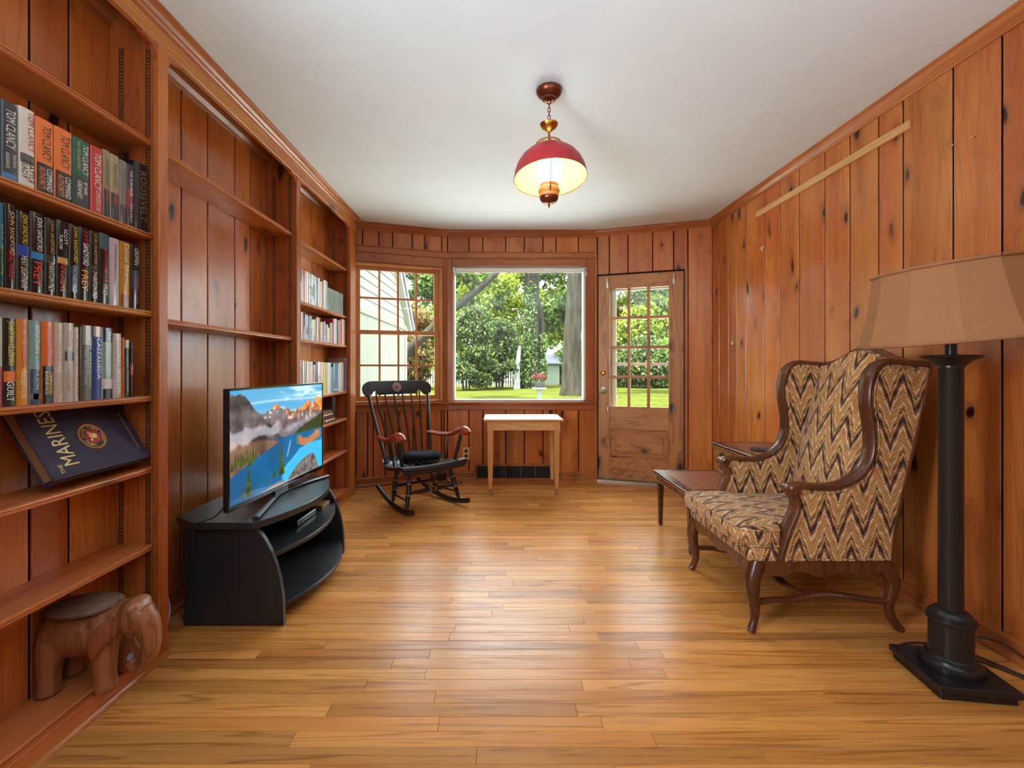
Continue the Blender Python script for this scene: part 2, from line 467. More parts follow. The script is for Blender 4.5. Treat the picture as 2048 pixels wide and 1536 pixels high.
thr = trim_box('trim_18', C1, dR, nR, .0, .79, 0, .014, .06, M_steel)      # threshold strip

# ---- picture window
def pane(parent, o, d, n, s0, s1, z0, z1, q):
    return slab(MB(), o, d, n, s0, s1, z0, z1, q-.002, q+.002).build('pane', M_glass, parent)
w2 = struct_empty('window_2', C0)
s0, s1, z0, z1 = PW
fr = MB()
for a, b, c, e in ((s0, s0+.02, z0, z1), (s1-.02, s1, z0, z1), (s0, s1, z1-.015, z1), (s0, s1, z0, z0+.012)):
    slab(fr, C0, dC, nC, a, b, c, e, -.12, -.03)
fr.build('window_frame', M_white, w2, bevel=.002)
jm = MB(); slab(jm, C0, dC, nC, s0-.004, s0+.006, z0, z1, -.03, .008); slab(jm, C0, dC, nC, s1-.006, s1+.004, z0, z1, -.03, .008)
jm.build('window_jamb', M_trimZ, w2)
pane(w2, C0, dC, nC, s0+.018, s1-.018, z0+.01, z1-.013, -.075)
# rolled-up roller blind at the head of the picture window
rb = thing('roller_blind', 'white roller blind rolled up tight along the head of the big picture window', 'blind', C0+Vector((.7,-.03,2.06)))
MB().tube([C0+dC*(s0+.03)+Z*2.062+nC*-.012, C0+dC*(s1-.03)+Z*2.062+nC*-.012], .013, 14).build('roller', M_white, rb, smooth=40)
slab(MB(), C0, dC, nC, s0+.03, s1-.03, 2.036, 2.052, -.022, -.016).build('hem_bar', M_white, rb)
for q in (s0+.016, s1-.012):
    b = MB(); slab(b, C0, dC, nC, q-.012, q+.012, 2.03, 2.085, -.03, .022); slab(b, C0, dC, nC, q-.004, q+.02, 1.995, 2.03, .008, .02)
    b.build('bracket', M_steel, rb, bevel=.002)

# ---- double-hung window, 4 x 4 lights
w1 = struct_empty('window_1', C0)
s0, s1, z0, z1 = LW
f = MB()
for a, b, c, e in ((s0, s0+.028, z0, z1), (s1-.028, s1, z0, z1), (s0, s1, z1-.022, z1), (s0, s1, z0, z0+.012)):
    slab(f, C0, dL, nL, a, b, c, e, -.12, .004)
f.build('window_frame', M_sash, w1, bevel=.003)
gs0, gs1 = .1226, .819
def sash(za, zb, q, gz0, gz1, zm):
    st = MB(); qa, qb = q-.018, q+.018
    slab(st, C0, dL, nL, s0+.028, gs0, za, zb, qa, qb); slab(st, C0, dL, nL, gs1, s1-.028, za, zb, qa, qb)
    slab(st, C0, dL, nL, gs0, gs1, za, gz0, qa, qb); slab(st, C0, dL, nL, gs0, gs1, gz1, zb, qa, qb)
    o = st.build('sash', M_sash, w1, bevel=.002)
    for i in (1, 2, 3):
        s = gs0+(gs1-gs0)*i/4
        slab(MB(), C0, dL, nL, s-.009, s+.009, gz0, gz1, q-.010, q+.014).build('glazing_bar', M_sash, o, bevel=.002)
    slab(MB(), C0, dL, nL, gs0, gs1, zm-.009, zm+.009, q-.010, q+.013).build('glazing_bar', M_sash, o, bevel=.002)
    for i in range(4):
        for ra, rb_ in ((gz0, zm), (zm, gz1)):
            a = gs0+(gs1-gs0)*i/4; b = gs0+(gs1-gs0)*(i+1)/4
            pane(o, C0, dL, nL, a, b, ra, rb_, q-.012)
    return o
sash(1.412, 2.055, -.075, 1.448, 2.018, 1.757)
sa = sash(.785, 1.450, -.035, .832, 1.414, 1.120)
slab(MB(), C0, dL, nL, .44, .50, .80, .812, -.018, .006).build('sash_lift', M_steel, sa, bevel=.002)
slab(MB(), C0, dL, nL, .455, .485, 1.45, 1.462, -.05, -.03).build('sash_lock', M_brass, sa, bevel=.002)

# ---- door with twelve lights, and the white storm door behind it
d1 = struct_empty('door_1', C1)
q0, q1 = -.055, -.012
a, b = .008, .786; la, lb, lz0, lz1 = .118, .657, .722, 1.866
def dbox(name, m, s0, s1, z0, z1, qa=q0, qb=q1, par=d1, bevel=.002):
    return slab(MB(), C1, dR, nR, s0, s1, z0, z1, qa, qb).build(name, m, par, bevel=bevel)
dbox('door_stile', M_door, a, la, .016, 1.998); dbox('door_stile', M_door, lb, b, .016, 1.998)
dbox('door_rail', M_doorX, la, lb, lz1, 1.998); dbox('door_rail', M_doorX, la, lb, .506, lz0); dbox('door_rail', M_doorX, la, lb, .016, .228)
dp = dbox('door_panel', M_doorX, la, lb, .228, .506, q0+.008, q1-.012)
pm = MB()
for s0, s1, z0, z1 in ((la, lb, .494, .506), (la, lb, .228, .240), (la, la+.012, .24, .494), (lb-.012, lb, .24, .494)):
    slab(pm, C1, dR, nR, s0, s1, z0, z1, q1-.014, q1+.003)
pm.build('panel_moulding', M_doorX, dp, bevel=.003)
dbox('raised_field', M_doorX, la+.045, lb-.045, .275, .46, q1-.02, q1-.006, dp, .005)
nw, nh = 3, 4
for i in range(1, nw):
    s = la+(lb-la)*i/nw; dbox('glazing_bar', M_door, s-.014, s+.014, lz0, lz1, q0+.006, q1-.002)
for j in range(1, nh):
    z = lz0+(lz1-lz0)*j/nh; dbox('glazing_bar', M_doorX, la, lb, z-.014, z+.014, q0+.006, q1-.003)
for i in range(nw):
    for j in range(nh):
        pane(d1, C1, dR, nR, la+(lb-la)*i/nw, la+(lb-la)*(i+1)/nw, lz0+(lz1-lz0)*j/nh, lz0+(lz1-lz0)*(j+1)/nh, -.034)
def dpt(s, z, q): return C1+dR*s+Z*z+nR*q
kn = MB().lathe([(.0, -.012), (.030, -.012), (.030, -.006), (.012, -.004), (.011, .022), (.020, .028), (.027, .042), (.026, .054), (.016, .062), (0, .064)], dpt(.056, .875, 0), 20, nR).build('door_knob', M_steel, d1, smooth=40)
MB().lathe([(.0, -.012), (.024, -.012), (.024, -.004), (.014, .002), (.012, .006), (0, .007)], dpt(.056, 1.046, 0), 18, nR).build('deadbolt', M_brass, d1, smooth=40)
for z in (1.80, 1.03, .25):
    hg = MB(); slab(hg, C1, dR, nR, .784, .797, z-.045, z+.045, -.02, .002)
    hg.tube([dpt(.791, z-.05, .003), dpt(.791, z+.05, .003)], .0055, 8); hg.build('hinge', M_blackplastic, d1, smooth=40)
for s, z in ((.095, 1.93), (.70, 1.935)):
    cb = MB(); slab(cb, C1, dR, nR, s-.009, s+.009, z-.055, z+.02, -.012, -.008); slab(cb, C1, dR, nR, s-.006, s+.006, z-.005, z+.018, -.012, .03)
    slab(cb, C1, dR, nR, s-.006, s+.006, z+.012, z+.035, .022, .032); cb.build('curtain_rod_bracket', M_steel, d1, bevel=.0015)
for s, z in ((.10, .70), (.70, .715)):
    slab(MB(), C1, dR, nR, s-.005, s+.005, z-.022, z+.022, -.012, .006).build('curtain_hook', M_steel, d1, bevel=.002)
# storm door
d2 = struct_empty('door_2', C1)
sf = MB()
for s0, s1, z0, z1 in ((.005, .17, 0, 2.0), (.665, .79, 0, 2.0), (.17, .665, 1.86, 2.0), (.17, .665, 0, .40), (.17, .665, 1.118, 1.146)):
    slab(sf, C1, dR, nR, s0, s1, z0, z1, -.150, -.125)
sf.build('storm_frame', M_white, d2, bevel=.003)
pane(d2, C1, dR, nR, .17, .665, 1.146, 1.86, -.138); pane(d2, C1, dR, nR, .17, .665, .40, 1.118, -.138)

# ---- heating grille in the skirting under the little table
gr = thing('heating_grille', 'dark slotted heating grille set in the skirting under the picture window', 'vent', (.145, 4.46, 0))
g = MB()
for s0, s1, z0, z1 in ((.262, .285, 0, .157), (1.007, 1.03, 0, .157), (.285, 1.007, .134, .157), (.285, 1.007, 0, .018)):
    slab(g, C0, dC, nC, s0, s1, z0, z1, 0, .018)
g.build('grille_frame', M_trimX, gr, bevel=.002)
slab(MB(), C0, dC, nC, .285, 1.007, .018, .134, 0, .003).build('grille_backing', plain('grille_black', (.006,.007,.007), .6), gr)
M_gbar = plain('grille_metal', (.018,.02,.019), .45)
for i in range(9):
    z = .03+i*.0115
    slab(MB(), C0, dC, nC, .287, 1.005, z-.0015, z+.0025, .003, .009).build('louvre', M_gbar, gr)
for i in range(1, 5):
    s = .285+.722*i/5
    slab(MB(), C0, dC, nC, s-.003, s+.003, .018, .134, .003, .012).build('divider', M_trimZ, gr)

# ---- outlets, switch plate, strip and nails on the walls
ot = thing('wall_outlet', 'cream double power outlet with black sockets on wall below picture window', 'outlet', (-.319, 4.46, .256))
slab(MB(), C0, dC, nC, .146, .217, .193, .319, 0, .006).build('cover_plate', plain('ivory_plate', lin(224,190,120), .35), ot, bevel=.002)
for z in (.282, .232):
    MB().lathe([(0, .006), (.0165, .006), (.0165, .0085), (0, .009)], C0+dC*.1815+Z*z, 16, nC).build('socket', M_blackplastic, ot)
o2 = thing('surface_outlet', 'brown surface power outlet on skirting behind the rocking chair', 'outlet', C0+dL*.06)
bx = slab(MB(), C0, dL, nL, .02, .115, .012, .085, .016, .05).build('outlet_box', plain('brown_bakelite', lin(52,28,20), .35), o2, bevel=.006, bseg=2)
for s in (.048, .088):
    MB().lathe([(0, .05), (.016, .05), (.016, .054), (0, .055)], C0+dL*s+Z*.05, 14, nL).build('socket', M_blackplastic, o2)
sw = thing('switch_plate', 'brass light switch plate on right-hand panelled wall near the door', 'switch', (XR, 3.755, 1.30))
MB().box(XR-.006, XR, 3.72, 3.79, 1.243, 1.357).build('plate', M_brass, sw, bevel=.002)
MB().box(XR-.018, XR-.004, 3.749, 3.761, 1.288, 1.312).build('toggle', M_cream, sw, bevel=.002)
for z in (1.265, 1.335): MB().lathe([(0, 0), (.004, 0), (.003, .002), (0, .0025)], (XR-.006, 3.755, z), 8, (-1,0,0)).build('screw', M_brass, sw)
st = MB().box(XR-.016, XR-.0005, 2.139, 3.407, 2.222, 2.262).build('wood_strip', wood('raw_pine_strip', lin(170,110,60), lin(216,160,104), lin(226,176,120), 'Y', .5, .5, .05, .3), bevel=.001)
tag(st, 'long bare pale wood batten nailed high along the right-hand panelled wall', 'batten')
for i, (y, z, lab) in enumerate(((1.927, 2.04, 'bent nail left of two sticking out of wall above floor lamp'), (1.848, 2.036, 'bent nail right of two sticking out of wall above floor lamp'),
        (2.722, 1.752, 'small nail high on the wall below the pale batten'), (2.715, 1.64, 'small hooked nail in the wall below the pale batten'))):
    n = MB().tube([(XR, y, z), (XR-.018, y-.002, z+.002), (XR-.03, y-.012, z-.004)], .0016, 6).build('nail', M_steel); tag(n, lab, 'nail', 'nails in the right-hand wall')
hk = MB().tube([(XR, 3.33, 1.98), (XR-.012, 3.33, 1.985), (XR-.016, 3.33, 1.965), (XR-.008, 3.33, 1.955)], .004, 7).build('cup_hook', M_white, smooth=50)
tag(hk, 'small white cup hook screwed into the panelling right of the door', 'hook')
# ================================================================== BUILT-IN BOOKCASE
XF = -1.270                                  # face of the frame
bc = thing('built_in_bookcase', 'built-in knotty pine bookcase filling the whole left-hand wall', 'bookcase', (XL, 2.3, 0))
def bbox(name, m, x0, x1, y0, y1, z0, z1, bevel=.002):
    return MB().box(x0, x1, y0, y1, z0, z1).build(name, m, bc, bevel=bevel)
ST = [(.52, .57), (1.7025, 1.7515), (2.866, 2.922), (3.905, 3.995)]          # stiles (y0,y1)
for i, (a, b) in enumerate(ST):
    bbox('stile', M_case, XF-.024, XF, a, b, 0, 2.3115, .003)
    bbox('side_panel', M_case, XL+.001, XF-.024, a+.006, (b if i == 3 else a+.03), 0, H-.001, .001)
    if i == 3: bbox('end_filler', M_case, XF-.03, XF-.006, b, 4.06, 0, 2.3115)
bbox('bookcase_header', M_shelf, XF-.024, XF, .52, 4.06, 2.312, H-.001, .002)
cor = [(0, 0), (.004, 0), (.006, .010), (.012, .016), (.014, .026), (.022, .036), (.026, .048), (.026, .054), (.03, .056), (.03, .068), (0, .068)]
MB().prism(cor, (XF, 0, H-.069), (1,0,0), Z, (0,1,0), .52, 4.085).build('cornice', M_trimY, bc)
for (a, b), s in zip(((.57, 1.7025), (1.7515, 2.866), (2.922, 3.905)), (0, 0, 0)):
    for y, e in ((a, 1), (b, -1)):
        MB().prism([(0, 0), (e*.085, .0), (e*.072, -.012), (e*.02, -.020), (e*.008, -.05), (0, -.06)], (XF-.022, y, 2.313), (0,1,0), Z, (1,0,0), 0, .018).build('corner_bracket', M_case, bc)
def shelf(a, b, z):
    x0 = XL+.002; x1 = XF-.028
    prof = [(x0, z-.022), (x1-.006, z-.022), (x1, z-.019), (x1+.001, z-.0145), (x1-.003, z-.0125), (x1-.003, z-.0095), (x1+.001, z-.0075), (x1, z-.003), (x1-.005, z), (x0, z)]
    return MB().prism(prof, (0,0,0), (1,0,0), Z, (0,1,0), a, b).build('shelf', M_shelf, bc)
B1 = (.552, 1.7075); B2 = (1.7335, 2.871); B3 = (2.897, 3.910)
S1 = [1.950, 1.602, 1.311, .995, .728, .437]
S2 = [1.950, 1.291]
S3 = [1.944, 1.540, 1.291, .899, .671, .397]
for z in S1: shelf(*B1, z)
for z in S2: shelf(*B2, z)
for z in S3: shelf(*B3, z)
ZB = .066
for a, b, e in ((B1[0], B1[1], 1.7515), (B3[0], B3[1], 3.995)):
    shelf(a, b, ZB+.004)
    bbox('plinth', M_shelf, XF-.026, XF-.004, a-.03, e, 0, ZB-.004)
    MB().prism([(0, 0), (.018, 0), (.017, .008), (.010, .017), (0, .019)], (XF-.005, 0, 0), (1,0,0), Z, (0,1,0), a-.03, e).build('shoe_moulding', M_trimY, bc, smooth=40)
# slotted metal shelf standards let into the side panels
M_std = plain('shelf_standard_metal', lin(120,96,78), .4, metal=.7, vary=.2)
def standard(y, x, z0, z1, side=-1):
    m = MB(); t = .0025
    for dx in (-.008, .0055): m.box(x+dx, x+dx+.0025, y+side*t, y, z0, z1)
    z = z0+.006
    while z < z1-.01:
        m.box(x-.0055, x+.0055, y+side*t*.7, y, z, z+.006); z += .0127
    m.build('shelf_standard', M_std, bc)
for st_, z0 in zip(ST[1:], (.08, .35, .08)):
    for x in (XL+.045, XF-.045): standard(st_[0]+.006, x, z0 if z0 < .3 else 1.0, 2.30)
for y in (ST[1][0]+.030, ST[2][0]+.030):
    for x in (XL+.045, XF-.045): standard(y, x, .9, 2.3, 1)

# ================================================================== BOOKS
_bm = {}
def bmat(c, rough=.35):
    k = 'cover_%d_%d_%d' % c
    return plain(k, lin(*c), rough, vary=.05, nscale=60, coat=.3)
def upright_book(y0, y1, z0, h, depth, xs, cover, label, bands=(), texts=(), ov=None, lean=0, group=None, name='book', rough=.3):
    """spine faces +X at x = xs; bands (z0f,z1f,colour); texts (string, zc, length, offset, height, colour) read downwards"""
    yc = (y0+y1)/2; w = (y1-y0)-.0015
    r = thing(name, label, 'book', (xs-depth/2, yc, z0), 0, group)
    if lean: r.rotation_euler = (lean, 0, 0)
    hw = w/2; e = min(.004, hw*.5)
    prof = [(-depth+.0, -hw), (-e*1.2, -hw), (-e*.35, -hw*.82), (0, -hw*.45), (0, hw*.45), (-e*.35, hw*.82), (-e*1.2, hw), (-depth, hw),
            (-depth, hw-.0022), (-.006, hw-.0022), (-.006, -hw+.0022), (-depth, -hw+.0022)]
    off = depth/2
    b = MB().prism([(p+off, q) for p, q in prof], (0,0,0), (1,0,0), (0,1,0), Z, 0, h).build('cover', bmat(cover, rough), r, world=False, smooth=30)
    MB().box(-depth/2+.003, depth/2-.0065, -hw+.0023, hw-.0023, .003, h-.003).build('pages', M_cream, r, world=False)
    x = depth/2+.0003
    def curve_pts(qa, qb, za, zb, dx, mb, n=6):
        pr = [(-hw*.9, -e*.55), (-hw*.82, -e*.35), (-hw*.45, 0), (hw*.45, 0), (hw*.82, -e*.35), (hw*.9, -e*.55)]
        V = []
        for q, s in pr: V += [(depth/2+s+dx, q, za), (depth/2+s+dx, q, zb)]
        mb.add(V, [(2*i, 2*i+2, 2*i+3, 2*i+1) for i in range(len(pr)-1)])
    for za, zb, c in bands:
        mb = MB(); curve_pts(0, 0, h*za, h*zb, .00035, mb); mb.build('spine_panel', bmat(c, rough), b, world=False)
    for tx in texts:
        t, zc, L, q, hh, c = tx
        mb = MB(); put_text(mb, t, (x+.0006, q*w, h*zc), (0,0,-1), (0,1,0), h*L, w*hh)
        mb.build('spine_lettering', bmat(c, rough), b, world=False)
    return r
ORD = ['first','second','third','fourth','fifth','sixth','seventh','eighth','ninth','tenth','eleventh','twelfth','thirteenth','fourteenth','fifteenth','sixteenth',
       'seventeenth','eighteenth','nineteenth','twentieth','twenty-first','twenty-second','twenty-third','twenty-fourth','twenty-fifth','twenty-sixth','twenty-seventh']
XS = -1.312
def ypx(px): return -XS*910/(997-px)
BK, WH, YE, RD, OR, GD, GR = (22,20,24), (236,232,226), (226,206,52), (206,34,44), (238,122,36), (214,178,110), (60,58,62)
g1 = 'thick hardbacks on the upper book row of the near bookcase section'
row1 = [ # px0,px1,top z, cover, bands, texts, label
 (-30,3,1.81,(70,84,92),[],[],'grey blue hardback at the left edge on the upper near book row'),
 (4.4,37,1.811,(56,60,66),[(.02,.09,(70,130,190))],[('TOM CLANCY',.66,.50,.02,.62,WH),('TRUE FAITH',.27,.17,.25,.2,WH),('ALLEGIANCE',.25,.20,-.18,.24,WH)],'dark grey hardback with big white lettering, upper near book row'),
 (40,72.3,1.82,(226,218,206),[(.30,.42,(96,88,80))],[('TOM CLANCY',.72,.50,.20,.42,(196,40,48)),('BATTLE',.20,.26,.20,.34,(40,36,36)),('READY',.22,.24,-.22,.34,(40,36,36))],'white hardback with red and black lettering between grey and orange books'),
 (72.8,110,1.816,OR,[(0,.40,(46,42,42))],[('TOM CLANCY',.69,.46,.05,.5,(46,32,24)),('COMMAND',.20,.30,.2,.34,WH),('AUTHORITY',.20,.30,-.2,.34,(240,150,90))],'left of two identical orange and black hardbacks on the upper row'),
 (110.7,147,1.818,OR,[(0,.40,(46,42,42))],[('TOM CLANCY',.69,.46,.05,.5,(46,32,24)),('COMMAND',.20,.30,.2,.34,WH),('AUTHORITY',.20,.30,-.2,.34,(240,150,90))],'right of two identical orange and black hardbacks on the upper row'),
 (147.6,181,1.817,(24,98,74),[(0,.44,(58,62,62))],[('TOM CLANCY',.72,.44,.2,.36,WH),('FULL FORCE AND EFFECT',.74,.42,-.22,.2,GD),('BY MARK',.30,.18,.2,.22,WH),('GREANEY',.26,.26,-.15,.28,WH)],'green and charcoal hardback beside the orange books on the upper row'),
 (182.6,207.5,1.819,(200,44,44),[],[('TOM CLANCY',.64,.54,.02,.55,WH),('COMMANDER IN CHIEF',.2,.32,.05,.4,(240,200,190))],'bright red hardback with white lettering on the upper near book row'),
 (208,221.5,1.827,(150,132,96),[(0,.42,(58,50,50))],[('MICHAEL CONNELLY',.68,.38,0,.34,(52,40,32)),('THE GODS',.36,.22,.05,.5,(214,52,48))],'left of two tan and dark narrow hardbacks on the upper row'),
 (222.3,240,1.826,(168,148,108),[(0,.42,(58,50,50))],[('MICHAEL CONNELLY',.68,.38,0,.32,(52,40,32)),('THE GODS',.36,.22,.05,.5,(214,52,48))],'right of two tan and dark narrow hardbacks on the upper row'),
 (240.5,255.8,1.823,(126,116,104),[(0,.3,(70,58,62))],[('BOSCH',.72,.24,0,.4,(90,96,70)),('CROSSING',.4,.3,0,.4,(196,70,70))],'grey green weathered hardback near right end of the upper row'),
 (256.2,268.5,1.823,(60,34,44),[(.3,.62,(150,36,44))],[('THE SURVIVOR',.70,.42,0,.5,WH),('KYLE MILLS',.22,.3,0,.34,WH)],'dark red hardback with white lettering near right end of the upper row'),
 (269,297.5,1.849,(26,22,34),[],[('ROOSEVELT',.52,.74,.12,.44,(150,124,84))],'black hardback with faded gold lettering, last on the upper row')]
for px0, px1, zt, cv, bd, tx, lab in row1:
    upright_book(ypx(px0), ypx(px1), 1.6022, zt-1.602, .148, XS, cv, lab, bd, tx, group=g1)
g2 = 'glossy thrillers on the second book row of the near bookcase section'
SF = 'JOHN SANDFORD'
row2 = [
 (-32,-1,1.535,(40,90,70),[],[],'teal green glossy hardback cut by the left edge on the second row'),
 (0,8.5,1.535,(34,70,78),[(.45,1,(34,110,130))],[('John Connolly',.45,.6,0,.6,(210,220,60))],'teal glossy hardback with lime lettering on the second row'),
 (10,33.5,1.539,BK,[],[(SF,.66,.52,.05,.5,(226,196,150)),('DEAD WATCH',.28,.34,.05,.5,(214,28,70))],'black hardback with beige and crimson lettering on the second row'),
 (34.5,61.5,1.530,BK,[(.44,.58,(40,70,160))],[(SF,.78,.38,.02,.55,(216,196,70)),('HEAT LIGHTNING',.24,.40,.02,.5,(216,212,206))],'black hardback with a blue lightning band on the second row'),
 (62,90.5,1.540,(30,22,28),[(.42,.51,(40,130,190))],[(SF,.74,.42,.05,.5,WH),('PREY',.24,.30,-.05,.6,(230,60,44))],'black hardback with a bright blue stripe and red lettering on the second row'),
 (91.3,113,1.536,BK,[(.42,.52,(58,62,52))],[(SF,.76,.44,.05,.5,(196,160,96)),('PHANTOM PREY',.24,.38,.02,.55,(200,200,190))],'black hardback with gold name over grey lettering, left copy on second row'),
 (114.5,138.5,1.541,BK,[(.44,.52,(206,160,88))],[('SCOTT',.80,.2,.2,.3,WH),('TUROW',.72,.2,-.22,.3,WH),('INNOCENT',.26,.38,-.05,.45,(214,30,50))],'black hardback with a gold face and red lettering on the second row'),
 (139.5,158.7,1.541,BK,[(.1,.44,(44,60,84))],[(SF,.74,.48,.05,.55,(226,206,52)),('WICKED PREY',.27,.38,0,.4,(150,170,180))],'black hardback with bright yellow name on the second row'),
 (159.3,180,1.542,BK,[],[('JOHN',.88,.18,.1,.55,(220,40,60)),('SANDFORD',.64,.30,.1,.55,WH),('PREY',.28,.28,0,.6,(240,150,40))],'black hardback with red, white and orange lettering on the second row'),
 (181,197.8,1.541,BK,[(.42,.52,(58,62,52))],[(SF,.76,.44,.05,.5,(196,160,96)),('PHANTOM PREY',.24,.38,.02,.55,(200,200,190))],'black hardback with gold name over grey lettering, right copy on second row'),
 (199,220.3,1.545,(22,34,36),[(.78,1,(50,98,108))],[('John Sandford',.56,.46,.1,.5,(222,36,44)),('PREY',.2,.16,.05,.4,(200,150,100))],'black and teal hardback with red mixed-case lettering on the second row'),
 (221,240.8,1.541,(196,182,188),[],[('SANDRA BROWN',.66,.5,.02,.22,(120,70,80)),('LETHAL',.25,.3,.15,.3,(140,130,140))],'pale lilac hardback among black ones on the second row'),
 (241.5,262.3,1.541,(186,136,50),[(0,.2,(140,92,46))],[('Daniel Silva',.72,.5,.05,.42,(244,236,214))],'ochre gold hardback on the second row near its right end'),
 (263,281.5,1.543,(28,34,44),[(.32,.6,(34,66,88))],[('GRIFFIN',.82,.26,.05,.5,(220,214,196)),('Hazardous Duty',.3,.44,.1,.34,(212,40,54))],'navy hardback with red lettering, last on the second row')]
for px0, px1, zt, cv, bd, tx, lab in row2:
    upright_book(ypx(px0), ypx(px1), 1.3112, zt-1.311, .145, XS, cv, lab, bd, tx, group=g2, rough=.16)
g3 = 'hardbacks on the third book row of the near bookcase section'
JK = 'JONATHAN KELLERMAN'
row3 = [
 (-34,-1,1.232,(190,190,180),[],[],'pale hardback cut by the left edge on the third row'),
 (0,6,1.232,(186,196,178),[(0,.45,(170,60,80))],[],'green and red striped hardback at left edge of the third row'),
 (6.8,34.3,1.232,(26,24,24),[(.28,.40,(226,120,40))],[(JK,.72,.5,.0,.6,(224,206,46)),('GUILT',.17,.22,0,.55,WH)],'black hardback with yellow name and orange leaf on the third row'),
 (35,59.3,1.233,(216,136,40),[],[(JK,.72,.54,0,.6,(200,30,40)),('DECEPTION',.24,.30,0,.5,(240,226,190))],'amber hardback with red lettering on the third row'),
 (60,84,1.233,(120,160,160),[(0,.42,(62,80,110)),(.06,.13,(214,200,196))],[('JONATHAN',.78,.34,.05,.5,(232,236,226)),('COMPULSION',.38,.4,.1,.3,(190,216,206))],'pale aqua and slate hardback on the third row'),
 (84.5,109.6,1.233,(222,108,38),[(0,.46,(34,38,50))],[(JK,.72,.46,.1,.5,(196,30,40)),('COMPULSION',.25,.28,.18,.26,YE),('EVIDENCE',.25,.28,-.15,.26,YE)],'orange and navy hardback with yellow title on the third row'),
 (110,129,1.234,(200,178,160),[],[('JAMES PATTERSON',.5,.8,.1,.32,(120,100,84))],'beige pink hardback with small brown lettering on the third row'),
 (129.5,150.3,1.236,(184,178,168),[(.52,.64,(80,76,74))],[('STONE',.80,.2,-.15,.32,(150,70,40)),('BARRIER',.80,.22,.2,.3,(226,170,80)),('GROUND',.28,.28,-.15,.32,(140,66,40)),('GROUND',.28,.3,.22,.3,(226,170,80))],'grey hardback with a palm tree and rust lettering on the third row'),
 (150.8,158.2,1.225,(220,206,200),[],[('CROSS COUNTRY',.5,.86,0,.5,(150,70,60))],'thin white paperback with red lettering on the third row'),
 (158.6,165,1.228,(70,56,48),[],[],'thin dark brown hardback on the third row'),
 (165.3,186.8,1.234,(92,98,92),[(.74,1,(150,146,128))],[('JOE DIMAGGIO',.5,.66,.18,.3,(190,196,150)),('RICHARD BEN CRAMER',.5,.6,-.25,.18,(180,180,170))],'grey green hardback with a portrait on the third row'),
 (187.2,205,1.234,(40,72,150),[(.86,1,(196,170,150))],[('CASTANEDA',.56,.56,.1,.4,(206,220,236))],'blue hardback on the third row'),
 (205.5,227.5,1.233,(208,206,214),[(.80,1,(28,60,88)),(.28,.8,(120,150,140)),(0,.14,(34,44,60))],[('TING',.88,.14,.1,.3,WH)],'white, navy and green picture hardback on the third row'),
 (228,245,1.217,(192,182,180),[],[('COLDEST WINTER',.5,.88,.1,.42,(240,238,236))],'grey hardback with embossed white lettering on the third row'),
 (245.4,249.4,1.205,(220,106,30),[],[('MARK BOWDEN  BLACK HAWK DOWN',.5,.9,0,.6,(60,34,20))],'thin orange paperback on the third row'),
 (249.8,260.3,1.197,(66,76,72),[(.86,1,(170,176,156))],[('the company',.7,.36,.05,.4,(190,200,180)),('human betrayal',.28,.36,.05,.4,(200,196,170))],'short dark green paperback near right end of the third row'),
 (260.8,268,1.19,(48,22,24),[(.4,.6,(150,30,36))],[],'short dark maroon paperback, last on the third row')]
for px0, px1, zt, cv, bd, tx, lab in row3:
    upright_book(ypx(px0), ypx(px1), .9952, zt-.995, .145, XS, cv, lab, bd, tx, group=g3, rough=.25)

# ---- far section: three rows of slim books
def far_row(ymax, z0, spec, group, row):
    k = 0; yl = ypx(590+spec[-1][1]/5.908); q = min(1, (ymax-2.93)/(yl-2.93))
    fy = lambda p: 2.93+(ypx(p)-2.93)*q if ypx(p) > 2.93 else ypx(p)
    for (x0, x1, zt, cv, bd) in spec:
        p0, p1 = 590+x0/5.908, 590+x1/5.908
        col = cname(cv)
        lab = '%s book, %s from the left on the %s of the far bookcase section' % (col, ORD[k], row)
        h = zt-z0
        upright_book(fy(p0), fy(p1), z0+.0002, h, .13 if k % 3 else .14, XS, cv, lab, bd, [], group=group); k += 1
def cname(c):
    r, g, b = c; m = sum(c)/3
    if max(c)-min(c) < 22: return 'white' if m > 205 else 'light grey' if m > 150 else 'grey' if m > 80 else 'black'
    if r >= g and r >= b:
        if g > 170 and b < 110: return 'yellow'
        if g > .82*r: return 'cream' if m > 180 else 'tan'
        if g > .55*r: return 'pinkish cream' if m > 170 else 'brown'
        return 'red' if r > 130 else 'dark red'
    if g >= r and g >= b: return 'pale green' if m > 150 else 'green'
    return 'pale blue' if m > 160 else 'slate blue' if m > 85 else 'navy'
f1 = [(66,84,1.757,(40,52,120),[(0,.6,(226,222,226))]),(84,100,1.756,(228,224,222),[]),(100,118,1.757,(196,40,66),[]),(119,138,1.756,(222,196,190),[]),(139,165,1.757,(234,232,228),[]),(167,196,1.756,(176,190,196),[(.5,.6,(90,104,120))]),
 (197,219,1.755,(230,228,216),[(.3,.6,(150,140,70))]),(219,238,1.756,(206,214,222),[(.2,.7,(80,100,140))]),(239,261,1.752,(190,214,206),[]),(262,276,1.752,(62,74,150),[]),(276,300,1.753,(222,206,186),[]),(300,325,1.738,(224,190,164),[]),
 (326,341,1.752,(64,40,44),[]),(342,373,1.760,(236,220,216),[]),(374,389,1.757,(122,142,118),[])]
for k in range(8): f1.append((390+k*23, 412.5+k*23, 1.717, (112+(k%3)*5,128+(k%2)*5,128), [(.86,.89,(150,150,130)),(.1,.12,(150,150,130))]))
far_row(3.86, 1.540, f1, 'books on the upper row of the far bookcase section', 'upper row')
